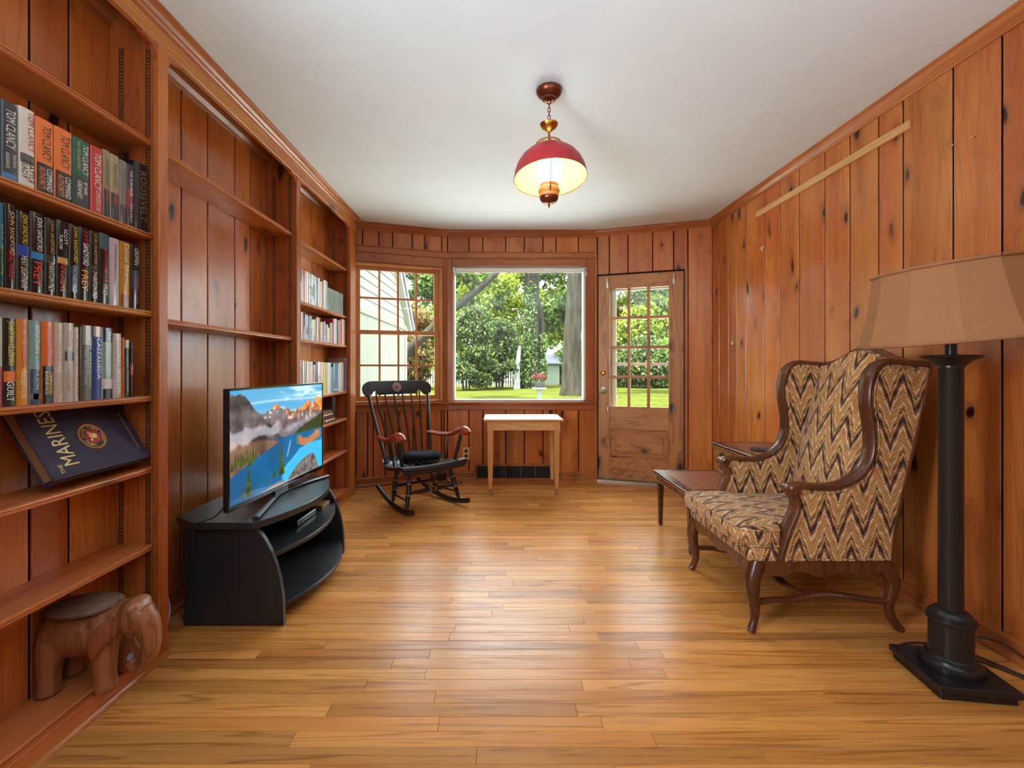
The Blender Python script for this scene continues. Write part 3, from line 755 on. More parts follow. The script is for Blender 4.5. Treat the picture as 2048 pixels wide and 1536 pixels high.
f2 = [(78,112,1.470,(176,134,126),[]),(114,127,1.44,(206,180,160),[(.6,1,(120,70,50))]),(128,146,1.462,(110,134,160),[]),(147,168,1.458,(150,176,196),[(.2,.5,(96,120,150))]),(169,183,1.452,(30,40,36),[(.3,.5,(200,90,80))]),(183,197,1.458,(120,150,120),[]),(198,214,1.462,(60,62,60),[(.5,1,(190,190,180))]),
 (215,234,1.44,(176,204,206),[]),(235,256,1.442,(222,178,66),[(0,.25,(200,60,50))]),(257,276,1.450,(36,32,36),[(.3,.5,(40,90,130))]),(278,324,1.464,(168,112,60),[]),(325,338,1.435,(206,216,216),[]),(339,355,1.44,(150,70,90),[]),(356,369,1.44,(84,40,44),[]),(370,384,1.448,(206,150,130),[(.0,.3,(236,222,210))]),
 (385,400,1.43,(40,36,40),[]),(401,418,1.43,(190,196,170),[]),(419,436,1.408,(216,206,160),[]),(437,451,1.45,(90,50,84),[]),(452,463,1.45,(226,190,120),[]),(464,472,1.452,(40,44,60),[]),(473,492,1.484,(190,60,70),[]),(492,526,1.492,(206,182,190),[]),(527,545,1.485,(24,110,66),[]),(546,560,1.488,(222,150,150),[(0,1,(214,120,120))]),(566,592,1.500,(172,90,50),[]),(592,628,1.508,(224,186,162),[])]
far_row(3.905, 1.291, f2, 'books on the middle row of the far bookcase section', 'middle row')
f3 = [(64,96,1.150,(206,204,196),[(.2,.8,(170,170,160))]),(97,105,1.14,(150,60,70),[]),(106,132,1.146,(226,218,202),[]),(133,156,1.142,(140,120,126),[]),(157,190,1.144,(230,190,140),[(.1,.9,(226,206,180))]),(191,212,1.14,(224,196,180),[]),(213,240,1.14,(206,196,206),[(0,.4,(60,80,150))]),(246,271,1.12,(196,150,120),[(0,.4,(230,170,60))]),
 (272,300,1.138,(40,40,84),[]),(302,344,1.141,(222,214,206),[(.2,.6,(190,180,176))]),(345,376,1.139,(230,190,170),[]),(377,401,1.138,(222,194,54),[]),(402,424,1.137,(170,160,150),[]),(425,445,1.138,(232,226,206),[]),(446,468,1.136,(216,222,214),[(.1,.9,(196,200,190))]),(471,504,1.102,(84,120,140),[]),(505,556,1.132,(70,112,142),[(.07,.13,(200,206,206))]),
 (557,578,1.13,(170,200,214),[]),(579,604,1.142,(206,204,202),[]),(605,626,1.142,(226,170,126),[]),(627,640,1.12,(120,90,110),[])]
far_row(3.884, .899, f3, 'books on the lower row of the far bookcase section', 'lower row')
# grey frame standing against the end panel behind the lower row
pf = thing('picture_frame', 'grey-mauve picture frame standing on its side behind lower row of far books', 'picture frame', (-1.375, 3.895, .899))
m = MB(); x0, x1, z0, z1 = -1.458, -1.302, .8995, 1.182
for a, b, c, d in ((x0, x0+.016, z0, z1), (x1-.016, x1, z0, z1), (x0+.016, x1-.016, z1-.016, z1), (x0+.016, x1-.016, z0, z0+.016)): m.box(a, b, 3.888, 3.908, c, d)
m.build('frame', plain('mauve_frame', lin(168,160,178), .4), pf, bevel=.002)
MB().box(x0+.012, x1-.012, 3.898, 3.906, z0+.01, z1-.01).build('mount', plain('frame_mount', lin(206,168,140), .7), pf)
# flat stack and leaning books one shelf down
def flat_book(y0, y1, x1, depth, z0, t, cover, label, name='book'):
    r = thing(name, label, 'book', (x1-depth/2, (y0+y1)/2, z0), 0, 'books stacked flat in the far bookcase section')
    cv = MB(); cv.box(x1-depth, x1, y0, y1, z0, z0+.002).box(x1-depth, x1, y0, y1, z0+t-.002, z0+t).box(x1-.002, x1, y0, y1, z0, z0+t).build('cover', bmat(cover), r)
    MB().box(x1-depth+.004, x1-.002, y0+.003, y1-.003, z0+.002, z0+t-.002).build('pages', M_cream, r); return r
zz = .6712
for i, (t, c, a, b, lab) in enumerate(((.012,(120,70,50),3.42,3.66,'brown flat book at the bottom of the small stack'),(.020,(206,190,170),3.44,3.64,'cream flat book second from bottom of the small stack'),(.024,(110,40,40),3.43,3.63,'maroon flat book in the middle of the small stack'),
        (.016,(216,204,186),3.43,3.62,'pale flat book second from the top of small stack'),(.024,(140,90,60),3.42,3.61,'brown flat book on top of the small stack'))):
    flat_book(a, b, -1.305-.004*i, .14, zz, t, c, lab); zz += t+.0002
upright_book(3.22, 3.245, .6712, .19, .14, XS, (186,36,38), 'thin bright red book upright beside the small flat stack')
for i, y in enumerate((3.66, 3.685, 3.71)):
    upright_book(y, y+.022, .6712, .20-.008*i, .12, -1.335, (34,28,32), 'dark upright book, %s behind the small flat stack' % ORD[i], group='dark books behind the small stack')

# ---- the big navy book leaning on the fifth shelf
mb_ = thing('large_book', 'huge navy hardback with gold title and round crest leaning back on shelf', 'book', (-1.37, 1.51, .728))
Pn = Vector((-1.322, 0, .7510)); up = Vector((-.125, 0, .205)).normalized(); nn = Vector((up.z, 0, -up.x))      # up-slope and outward normal of the cover
yA, yB_ = 1.322, 1.690; Lc = .243; tk = .036
def bp(s, y, q): return Pn+up*s+Vector((0, y, 0))+nn*q
cv = MB()
def obq(m, s0, s1, y0, y1, q0, q1):
    m.add([bp(s0,y0,q0),bp(s1,y0,q0),bp(s1,y1,q0),bp(s0,y1,q0),bp(s0,y0,q1),bp(s1,y0,q1),bp(s1,y1,q1),bp(s0,y1,q1)], [(0,3,2,1),(4,5,6,7),(0,1,5,4),(1,2,6,5),(2,3,7,6),(3,0,4,7)]); return m
obq(cv, .006, Lc, yA, yB_, tk-.0035, tk); obq(cv, .006, Lc, yA, yB_, 0, .0035)
navy = plain('navy_cloth', lin(46,40,68), .55, vary=.12, nscale=400, bump=.15)
cover = cv.build('cover', navy, mb_, bevel=.0008)
sp = MB().prism([(.012, 0), (.002, .002), (-.003, tk*.3), (-.003, tk*.7), (.002, tk-.002), (.012, tk), (.008, tk-.004), (.004, tk*.5), (.008, .004)], Pn, up, nn, (0,1,0), yA, yB_).build('spine', navy, mb_, smooth=40)
obq(MB(), .008, Lc-.004, yA+.004, yB_-.004, .0036, tk-.0036).build('pages', plain('old_page_edges', lin(150,116,84), .85, vary=.15, nscale=300), mb_)
gold = plain('gilt_print', lin(232,208,140), .35, metal=.35, emit=None)
tx = MB()
U, V_ = up, Vector((0,-1,0))             # reading direction runs up the slope, letter tops point to the near end
put_text(tx, 'MARINES', bp(.132, yA+.078, tk+.0006), U, V_, .190, .050)
put_text(tx, 'THE', bp(.030, yA+.040, tk+.0006), U, V_, .030, .013)
tx.build('cover_title', gold, cover)
t2 = MB(); put_text(t2, 'MARINE CORPS HERITAGE FOUNDATION', bp(.115, yB_-.028, tk+.0006), U, V_, .15, .006); t2.build('cover_imprint', gold, cover)
t3 = MB(); c = Pn+nn*(tk*.5)+up*-.0034+Vector((0, yA+.09, 0)); put_text(t3, 'MARINES', c, (0,1,0), nn, .12, .016)
t3.build('spine_title', plain('dull_gilt', lin(150,120,96), .5), sp)
ec = bp(.118, yA+.192, tk)
MB().lathe([(0, 0), (.047, 0), (.047, .002), (.043, .003), (.040, .002), (0, .002)], ec, 40, nn).build('crest_rim', plain('crest_gold', lin(206,150,70), .35, metal=.5), cover, smooth=30)
cr = MB()
for k in range(48):
    a = 2*PI*k/48; e1 = up; e2 = Vector((0,-1,0)); cr.ball(ec+nn*.0025+(e1*math.cos(a)+e2*math.sin(a))*.0445, .0028, 6, 4)
cr.build('crest_rope', MATS['crest_gold'], cover, smooth=40)
MB().lathe([(0, .002), (.040, .002), (.040, .0028), (0, .003)], ec, 36, nn).build('crest_band', plain('crest_black', lin(30,28,34), .4), cover)
MB().lathe([(0, .003), (.027, .003), (.027, .0036), (0, .0038)], ec, 32, nn).build('crest_field', plain('crest_red', lin(176,34,44), .4), cover)
ct = MB(); word = 'UNITED STATES MARINE CORPS  '
for i, ch in enumerate(word):
    if ch == ' ': continue
    a = PI*.95-2*PI*.93*i/len(word); e1 = Vector((0,-1,0)); e2 = up
    rad = e1*math.sin(a)+e2*math.cos(a); tan = e1*-math.cos(a)+e2*math.sin(a)
    put_text(ct, ch, ec+nn*.0034+rad*.0335, rad.cross(nn), rad, .0055, .008)
ct.build('crest_lettering', gold, cover)
eg = MB(); U2, W2 = up, Vector((0,-1,0))
eg.lathe([(0, .0036), (.0105, .0036), (.009, .007), (0, .008)], ec-U2*.0+W2*-.003, 18, nn)                       # globe
for sgn in (-1, 1):                                                                                              # wings
    eg.add([ec+nn*.005+U2*(sgn*p)+W2*q for p, q in ((.003,.006),(.008,.013),(.016,.015),(.018,.010),(.012,.007),(.006,.004))], [(0,1,2,3,4,5)])
eg.add([ec+nn*.0055+U2*p+W2*q for p, q in ((-.003,.006),(-.003,.014),(0,.017),(.004,.0155),(.003,.012),(.003,.006))], [(0,1,2,3,4,5)])
eg.tube([ec+nn*.006+U2*-.016+W2*-.013, ec+nn*.007+U2*.013+W2*.008], .0012, 6)
eg.build('crest_eagle_and_globe', gold, cover, smooth=40)
# ================================================================== TELEVISION STAND AND TELEVISION
tvs = thing('tv_stand', 'black laminate corner-style TV stand with bowed open shelves', 'tv stand', (-1.15, 2.31, 0))
def side_curve(x):                       # front edge of the side panels, bottom to top
    return [(-.915, 0), (-.915, .05), (-.918, .12), (-.928, .19), (-.945, .26), (-.968, .32), (-.995, .37), (-1.03, .419)]
for y0, y1 in ((1.935, 1.958), (2.688, 2.711)):
    pf_ = [(-1.337, 0)]+side_curve(0)+[(-1.337, .419)]
    MB().prism(pf_, (0,0,0), (1,0,0), Z, (0,1,0), y0, y1).build('side_panel', M_tvstand, tvs, bevel=.0015)
def bow(x0, y0, y1, bulge, n=16):
    return [(x0+bulge*(1-(2*i/n-1)**2), y0+(y1-y0)*i/n) for i in range(n+1)]
def tshelf(name, xb, x0, y0, y1, bulge, z0, z1, extra=None):
    poly = (extra or [(xb, y0)])+bow(x0, y0, y1, bulge)+([(xb, y1)] if not extra else [])
    return MB().prism(poly, (0,0,0), (1,0,0), (0,1,0), Z, z0, z1).build(name, M_tvstand, tvs, bevel=.0015)
tshelf('shelf', -1.32, -.932, 1.958, 2.688, .095, .062, .082)
tshelf('shelf', -1.32, -.968, 1.958, 2.688, .085, .281, .301)
top = [(-1.25, 2.755), (-1.40, 2.66), (-1.405, 1.985), (-1.285, 1.905), (-1.03, 1.905)]
MB().prism(top+bow(-1.02, 1.91, 2.715, .115)+[(-1.03, 2.745)], (0,0,0), (1,0,0), (0,1,0), Z, .420, .450).build('top', M_tvstand, tvs, bevel=.002)
MB().box(-1.337, -1.325, 1.958, 2.688, .06, .42).build('back_panel', M_tvstand, tvs)

dvr = thing('cable_box', 'flat black cable box on the middle shelf of the TV stand', 'cable box', (-1.08, 2.38, .301))
MB().prism([(-1.19, 2.262), (-1.005, 2.275), (-.993, 2.478), (-1.19, 2.478)], (0,0,0), (1,0,0), (0,1,0), Z, .3035, .332).build('box_body', M_blackplastic, dvr, bevel=.003)
MB().obox((-1.000, 2.375, .318), (0,1,0), (1,0,0), (0,0,1), .07, .0015, .003).build('display_strip', plain('smoked_strip', (.03,.03,.035), .1), dvr)
for x in (-1.17, -1.02): MB().box(x-.008, x+.008, 2.30, 2.46, .301, .3036).build('rubber_foot', M_blackplastic, dvr)
rmb = thing('wooden_box', 'small flat brown wooden box at far end of the TV stand shelf', 'box', (-1.04, 2.60, .301))
MB().box(-1.10, -.985, 2.545, 2.655, .3012, .322).build('box_body', wood('small_brown_box', lin(60,30,18), lin(112,70,46), lin(134,88,58), 'X', 0, .4, .02, .4), rmb, bevel=.002)
MB().box(-1.101, -.984, 2.544, 2.656, .322, .326).build('lid', MATS['small_brown_box'], rmb, bevel=.001)

# ---- television
A = Vector((-1.136, 1.908, 0)); B = Vector((-1.071, 2.768, 0)); tdir = (B-A).normalized(); tn = Vector((tdir.y, -tdir.x, 0)); TWd = (B-A).length
tv = thing('television', 'flat-screen television showing a turquoise mountain lake at sunrise', 'television', tuple((A+B)/2+Vector((0,0,.45))))
def tb(mb, s0, s1, z0, z1, q0, q1): return slab(mb, A, tdir, tn, s0, s1, z0, z1, q0, q1)
tb(MB(), 0, TWd, .488, 1.010, -.022, -.001).build('housing', M_blackplastic, tv, bevel=.003)
tb(MB(), .12, TWd-.12, .53, .92, -.055, -.022).build('back_housing', M_blackplastic, tv, bevel=.012, bseg=2)
fz = MB()
for s0, s1, z0, z1 in ((0, .010, .488, 1.010), (TWd-.010, TWd, .488, 1.010), (.010, TWd-.010, 1.0, 1.010), (.010, TWd-.010, .488, .510)): tb(fz, s0, s1, z0, z1, -.001, .004)
fz.build('bezel', plain('gloss_black', (.01,.01,.011), .12), tv, bevel=.0012)
tb(MB(), TWd*.49, TWd*.54, .494, .500, .004, .0046).build('maker_badge', plain('badge_silver', lin(196,200,206), .3), tv)
# picture: painted from value noise on a fine grid, shown by the lit panel
def vnoise(u, v, f, seed):
    rs = np.random.RandomState(seed); n = int(f)+3; g = rs.rand(n, n)
    x, y = u*f, v*f*.5625; xi, yi = np.floor(x).astype(int), np.floor(y).astype(int); fx, fy = x-xi, y-yi
    fx, fy = fx*fx*(3-2*fx), fy*fy*(3-2*fy)
    return (g[yi,xi]*(1-fx)+g[yi,xi+1]*fx)*(1-fy)+(g[yi+1,xi]*(1-fx)+g[yi+1,xi+1]*fx)*fy
def fbm(u, v, f, seed): return sum(vnoise(u, v, f*2**k, seed+k)*.5**(k+1) for k in range(4))
NX, NY = 300, 169
uu, vv = np.meshgrid(np.linspace(0, 1, NX), np.linspace(0, 1, NY))
def c3(*c): return np.array([x/255 for x in c])
n_a = fbm(uu, vv, 14, 1); n_b = fbm(uu, vv, 40, 9); n_c = fbm(uu, vv, 5, 21)
img = np.zeros((NY, NX, 3))
def lay(mask, col):
    m = np.clip(mask, 0, 1)[..., None]; global img; img = img*(1-m)+col*m
def soft(x, w=.01): return np.clip(x/w+.5, 0, 1)
sky = c3(150,205,220)[None,None]*(1-vv[...,None])+c3(70,150,200)[None,None]*vv[...,None]
img = sky+np.zeros_like(img)
lay(soft(fbm(uu*.7, vv*4 % 1, 6, 30)-.56, .15)*.7, c3(225,238,240))
lay(np.exp(-((vv-(.86+.01*np.sin(uu*5)))/.012)**2)*.5, c3(235,245,245))
skx = [0,.30,.335,.37,.40,.43,.46,.50,.52,.545,.575,.60,.62,.645,.665,.70,.74,.80,.83,.86,.89,.91,.95,1]
sky_ = [.80,.76,.775,.79,.825,.835,.80,.755,.77,.785,.74,.735,.75,.735,.76,.745,.775,.845,.80,.775,.82,.865,.85,.83]
ridge = np.interp(uu, skx, sky_)+(n_b-.5)*.03
far = np.where(((n_b-.48)+(vv-.70)*2.2)[...,None] > 0, c3(214,128,62)*(.55+.9*n_a[...,None]), c3(104,92,96)*(.5+1.0*n_b[...,None]))
far = np.where((uu[...,None] < .52) & (vv[...,None] < .78), c3(108,96,98)*(.5+1.0*n_b[...,None]), far)
lay(soft(ridge-vv), far)
lay(soft(n_b-.66, .08)*soft(ridge-vv)*soft(vv-.62, .1)*.8, c3(222,226,232))
lay(soft((.62-abs(uu-.62)*.35+ (n_c-.5)*.1)-vv, .06)*.45, c3(130,134,146))
lm = np.interp(uu, [0,.10,.16,.22,.30,.38,.46,.55], [.96,.96,.90,.80,.70,.62,.50,.42])+(n_b-.5)*.04
lay(soft(lm-vv), c3(92,84,86)*(.35+1.15*n_a[...,None]*(.6+.8*n_b[...,None])))
fr_ = np.interp(uu, [0,.60,.68,.78,.88,1], [0,.46,.53,.57,.60,.66])+(n_b-.5)*.03
lay(soft(fr_-vv), c3(52,66,34)*(.5+1.0*n_b[...,None]))
lake_top = .475+.0*uu
lake = c3(18,92,140)[None,None]*(.75+.5*n_c[...,None])+np.zeros_like(img)
lake = lake*(1-np.clip((uu-.45)*1.2*(0.55-vv)*2.2, 0, .7)[...,None])+c3(60,180,224)*np.clip((uu-.45)*1.2*(.55-vv)*2.2, 0, .7)[...,None]
lay(soft(lake_top-vv, .008), lake)
lay(soft(.05-abs(vv-(.375+.03*np.sin(uu*22)))+(n_b-.5)*.05, .02)*soft(uu-.66, .05)*soft(.97-uu, .03)*.85, c3(206,120,66))
lay(soft(np.interp(uu,[.45,.6,.7,.8,1],[0.10,.24,.31,.33,.33])+(n_b-.5)*.04-vv, .01)*soft(uu-.48,.03), c3(64,176,222))
lay(np.exp(-((uu-(.555+.25*(vv-.33)))/.008)**2)*soft(vv-.26,.03)*soft(.42-vv,.03)*.7, c3(180,210,220))
lay(soft(np.interp(uu,[0,.18,.30,.44,.46],[.56,.52,.50,.455,.40])+(n_b-.5)*.02-vv)*soft(vv-np.interp(uu,[0,.2,.46,.5],[.24,.34,.44,.5])), c3(122,96,78)*(.55+.9*n_a[...,None]))
lay(soft(.055+(n_a-.5)*.12-abs(vv-(.575+.05*(uu-.2))), .03)*soft(.46-uu,.06)*.55, c3(206,208,214))
lay(soft(.03+(n_a-.5)*.1-abs(vv-(.60+.28*(uu-.72))), .05)*soft(uu-.52,.06)*soft(.95-uu,.1)*.5, c3(196,192,196))
lay(soft(np.interp(uu,[.5,.55,.60,.66,.72,.80,.88,.90,.94,1],[-.1,.02,.08,.13,.17,.20,.19,.14,.02,-.1])+(n_b-.5)*.03-vv), c3(112,104,100)*(.45+1.1*n_b[...,None]))
lay(soft(np.interp(uu,[.0,.25,.32,.45,.55],[-.1,-.05,.015,.035,.0])-vv), c3(150,120,104)*(.6+.8*n_b[...,None]))
def conifer(u0, v0, v1, w):
    t = (vv-v0)/(v1-v0); ww = w*(1-t)*(.6+.7*n_b)
    lay(soft(ww-abs(uu-u0), .006)*((t > 0) & (t < 1)), c3(58,74,26)*(.45+1.2*n_b[...,None]))
for a_ in ((.155,.02,.34,.030),(.475,.09,.44,.032),(.395,.09,.22,.018),(.11,.02,.13,.016),(.33,.06,.13,.012)): conifer(*a_)
for i in range(9): conifer(.02+i*.025, .30+.02*(i%3), .40+.03*(i%2)+.01*i, .012)
img = np.clip(img, 0, 1); img = np.clip(.5+(img-.47)*1.08, 0, 1)
P = []; s0, s1, z0, z1 = .009, TWd-.009, .509, 1.001
for j in range(NY):
    for i in range(NX):
        P.append(A+tdir*(s0+(s1-s0)*i/(NX-1))+Z*(z0+(z1-z0)*j/(NY-1))+tn*.0012)
F = [(j*NX+i, j*NX+i+1, (j+1)*NX+i+1, (j+1)*NX+i) for j in range(NY-1) for i in range(NX-1)]
me = bpy.data.meshes.new('screen'); me.from_pydata(P, [], F)
lc = np.where(img <= .04045, img/12.92, ((img+.055)/1.055)**2.4)
ca = me.color_attributes.new('picture', 'FLOAT_COLOR', 'POINT')
ca.data.foreach_set('color', np.concatenate([lc.reshape(-1, 3), np.ones((NX*NY, 1))], 1).ravel())
t = NT('lit_screen'); at = t.new('ShaderNodeAttribute', attribute_name='picture')
t.l(at.outputs['Color'], t.b.inputs['Emission Color']); t.b.inputs['Emission Strength'].default_value = .52
t.set(Base_Color=(.004,.004,.005), Roughness=.12)
t.m.cycles.emission_sampling = 'NONE'
link('screen', me, t.m, tv)
# foot: chevron bar under the panel
foot = MB().tube([(-1.035, 1.94, .458), (-1.09, 2.17, .4585), (-1.118, 2.30, .459), (-1.118, 2.40, .459), (-1.075, 2.54, .4585), (-1.015, 2.70, .458)], .016, 8, flat=(.5, 1.0), up=(0,0,1))
foot.build('foot', M_blackplastic, tv, smooth=40)
tb(MB(), TWd*.42, TWd*.56, .458, .50, -.018, -.004).build('neck', M_blackplastic, tv, bevel=.002)
tc_ = MB().tube(catmull([(-1.15,1.95,.53),(-1.20,1.93,.47),(-1.24,1.90,.455),(-1.27,1.896,.42),(-1.30,1.92,.20),(-1.35,1.95,.02)]), .0035, 7).build('power_cord', M_blackplastic, smooth=60)
tag(tc_, 'thin black cord hanging over the near end of the TV stand', 'cord')
tc2 = MB().tube(catmull([(-1.10,2.74,.55),(-1.11,2.765,.47),(-1.15,2.78,.30),(-1.22,2.80,.02)]), .003, 7).build('aerial_cord', M_blackplastic, smooth=60)
tag(tc2, 'thin black cord dropping behind the far end of the television', 'cord')
# white cable in the niche
wc = MB().tube(catmull([(-1.45,1.80,.36),(-1.42,1.84,.40),(-1.395,1.90,.36),(-1.39,1.905,.25),(-1.40,1.90,.13),(-1.42,1.87,.04)]), .0045, 8).build('white_cable', plain('grey_white_flex', lin(190,170,165), .5), smooth=60)
tag(wc, 'looping white cable on the wall between bookcase and TV stand', 'cable')
wc2 = MB().tube(catmull([(-1.33,1.775,.004),(-1.36,1.86,.03),(-1.38,1.91,.08),(-1.42,1.95,.12)]), .004, 8).build('white_cable', MATS['grey_white_flex'], smooth=60)
tag(wc2, 'short white cable rising off the floor beside the TV stand', 'cable')

# ================================================================== ROCKING CHAIR
rc = thing('rocking_chair', 'black spindle-back rocking chair with gilt rings and cherry wood arms', 'rocking chair', (-.635, 3.67, 0), math.radians(40))
def rcp(name, mb, m=M_blackwood, **k):
    k.setdefault('smooth', 40); return mb.build(name, m, rc, world=False, **k)
M_cherry = wood('cherry_arm', lin(90,30,14), lin(160,66,34), lin(178,84,46), 'Y', 0, .25, .03, .3)
def rocker_z(y): return .021+.62*(y+.09)**2 if y < -.09 else .021+.42*(y+.09)**2
for s in (-1, 1):
    pts = [(s*(.245-.05*(y+.31)/.66), y, rocker_z(y)) for y in np.linspace(-.33, .36, 18)]
    rcp('rocker', MB().tube(pts, .020, 8, flat=(1.0, .85), up=(0,0,1)))
def turned(a, b, base=.012, rings=True):
    """bamboo-turned leg from floor end a to seat end b"""
    a, b = Vector(a), Vector(b); L = (b-a).length
    prof = [(0, 0), (.010, 0), (.014, L*.08), (.0185, L*.25), (.0185, L*.33), (.0205, L*.34), (.0205, L*.36), (.018, L*.37), (.019, L*.50), (.0195, L*.60), (.0205, L*.61), (.0205, L*.63), (.017, L*.64), (.012, L*.80), (.016, L*.97), (.016, L), (0, L)]
    return MB().lathe(prof, a, 14, b-a), a, b
legs = {}
for k_, (x, y) in {'fl': (-.235, -.215), 'fr': (.235, -.215), 'bl': (-.205, .06), 'br': (.205, .06)}.items():
    top_ = (x*.72, y*.72-.0 if y < 0 else y+.05, .335 if y < 0 else .295)
    m_, a, b = turned((x, y, rocker_z(y)+.012), top_)
    lg = rcp('leg', m_); legs[k_] = (a, b)
    L = (b-a).length
    for f_ in (.35, .62):
        rcp('gilt_ring', MB().lathe([(.0195, L*f_-.003), (.0215, L*f_-.002), (.0215, L*f_+.002), (.0195, L*f_+.003)], a, 14, b-a, cap=False), M_gold).parent = lg
def on(k_, f): a, b = legs[k_]; return a+(b-a)*f
def stretcher(p, q, r=.009, bulge=.0, rings=False):
    n = 9; P_ = [p+(q-p)*i/(n-1) for i in range(n)]
    o = rcp('stretcher', MB().tube(P_, [r+bulge*math.sin(PI*i/(n-1))**2 for i in range(n)], 10))
    if rings:
        for f_ in (.44, .56):
            c = p+(q-p)*f_; rcp('gilt_ring', MB().lathe([(.013, -.004), (.0205, -.003), (.0205, .003), (.013, .004)], c, 12, q-p, cap=False), M_gold).parent = o
stretcher(on('fl', .40), on('fr', .40), .011, .006, True)
stretcher(on('bl', .45), on('br', .45), .009, .002)
stretcher(on('fl', .22), on('bl', .22), .007); stretcher(on('fr', .22), on('br', .22), .007)
# seat: tilted back, rolled front edge and raised rear
rows = []
for y, z, hx in ((-.255,.335,.275),(-.265,.352,.285),(-.255,.368,.288),(-.22,.370,.288),(-.12,.350,.280),(0,.332,.268),(.10,.322,.255),(.17,.330,.240),(.215,.352,.225),(.235,.375,.215)):
    rows.append([(hx*(i/5-1), y+.012*abs(i/5-1)**2*(1 if y < 0 else -1), z-.010*(1-abs(i/5-1)**2)) for i in range(11)])
sm = MB(); sm.loft(rows, closed=False, cap=False)
bot = [[(p[0]*.99, p[1]*.985, p[2]-.026) for p in r] for r in rows]
sm.loft(bot, closed=False, cap=False)
nr = len(rows)
edge = lambda R: [r[0] for r in R]
def strip(P_, Q_): sm.add(P_+Q_, [(i, i+1, len(P_)+i+1, len(P_)+i) for i in range(len(P_)-1)])
strip([r[0] for r in rows], [r[0] for r in bot]); strip([r[-1] for r in rows], [r[-1] for r in bot]); strip(rows[0], bot[0]); strip(rows[-1], bot[-1])
seat = rcp('seat', sm)
# back posts, spindles, crest
crest_b = .385
def cpt(x, z): # point on the crest plane
    return Vector((x, .335+.085*(z-.85)/.13*.5+.035*(1-(x/.33)**2)*1.0, z))
for s in (-1, 1):
    P_ = catmull([(s*.205, .165, .325), (s*.235, .235, .52), (s*.272, .325, .80), (s*.28, .345, .875)], 5)
    rcp('back_post', MB().tube(P_, [.0155-.004*i/(len(P_)-1) for i in range(len(P_))], 10))
for i in range(6):
    x = -.145+.058*i; xt = x*1.42
    P_ = catmull([(x, .205-.0*abs(x), .345), (x*1.15, .26, .55), (xt*.97, .345, .80), (xt, .375-.25*xt*xt, .895)], 4)
    rcp('spindle', MB().tube(P_, [.0085 if j < 8 else .007 for j in range(len(P_))], 8))
prof_t, prof_b = [], []
for x in np.sin(np.linspace(-PI/2, PI/2, 61))*.325:
    a = abs(x)/.325
    zt = .985 if a < .70 else .985-.066*(1-math.sqrt(max(0, 1-((a-.70)/.30)**2)))
    if a < .55: zb = .868
    elif a < .64: zb = .868+.036*math.sin(PI/2*(a-.55)/.09)
    elif a < .84: zb = .904-.050*(.5-.5*math.cos(PI*(a-.64)/.20))
    else: zb = .854+.063*(1-math.sqrt(max(0, 1-((a-.84)/.16)**2)))
    prof_t.append((x, zt)); prof_b.append((x, zb))
cm = MB(); ringsF = []
for (x, zt), (_, zb) in zip(prof_t, prof_b):
    y = lambda z: .352+.040*(1-(x/.33)**2)+.22*(z-.868)
    ringsF.append([(x, y(zb)-.010, zb), (x, y(zt)-.010, zt), (x, y(zt)+.010, zt), (x, y(zb)+.010, zb)])
cm.loft(ringsF)
crest = rcp('crest_rail', cm, bevel=.002)
cc = Vector((.0, .352+.040+.22*.06-.0108, .93)); cn = Vector((0, -1, .22)).normalized()
sl = MB().lathe([(0, 0), (.040, 0), (.040, .0012), (.036, .0016), (.036, .0008), (.022, .0008), (.022, .0016), (.019, .0016), (.019, .0008), (0, .0008)], cc, 30, cn).build('college_seal', plain('seal_gilt', lin(206,168,140), .5), crest, world=False)
sb_ = MB().lathe([(.0225, .0010), (.0355, .0010), (.0355, .0013), (.0225, .0013)], cc, 30, cn, cap=False).build('seal_band', plain('seal_dark', lin(70,52,46), .5), crest, world=False)
se = MB()
for k in range(20):
    a = 2*PI*k/20; e1 = Vector((1,0,0)); e2 = cn.cross(e1); r_ = e1*math.cos(a)+e2*math.sin(a)
    se.obox(cc+cn*.0016+r_*.029, r_, r_.cross(cn), cn, .0035, .0016, .0003)
se.tube([cc+cn*.0014+Vector((-.012,0,-.004)), cc+cn*.0014+Vector((-.004,0,.006)), cc+cn*.0014+Vector((.004,0,.006)), cc+cn*.0014+Vector((.012,0,-.004))], .002, 5)
se.build('seal_marks', MATS['seal_gilt'], crest, world=False)
MB().lathe([(0, .001), (.0185, .001), (.0185, .0013), (0, .0014)], cc, 24, cn).build('seal_centre', MATS['seal_dark'], crest, world=False)
# arms
for s in (-1, 1):
    P_ = catmull([(s*.238, .255, .535), (s*.258, .12, .530), (s*.275, -.03, .545), (s*.288, -.13, .585), (s*.292, -.195, .602), (s*.294, -.235, .592), (s*.294, -.250, .570)], 5)
    rcp('arm', MB().tube(P_, [.023+.012*(i/(len(P_)-1)) for i in range(len(P_))], 10, flat=(.75, 1.0), up=(0,0,1)), M_cherry)
    rcp('arm_scroll', MB().tube([(s*.294-.034, -.222, .578), (s*.294+.034, -.222, .578)], .026, 14), M_cherry)
    rcp('arm_post', MB().tube(catmull([(s*.235, -.15, .345), (s*.262, -.165, .46), (s*.283, -.18, .575)], 5), [.011,.012,.013,.0145,.016,.016,.0155,.015,.014,.012,.011], 10))
    rcp('arm_spindle', MB().tube([(s*.238, -.02, .335), (s*.262, -.01, .53)], .0075, 8))
cush = thing('round_cushion', 'flat black tufted cushion lying on the rocking chair seat', 'cushion', (-.635, 3.67, .35), math.radians(40))
cb_ = MB(); R_ = []
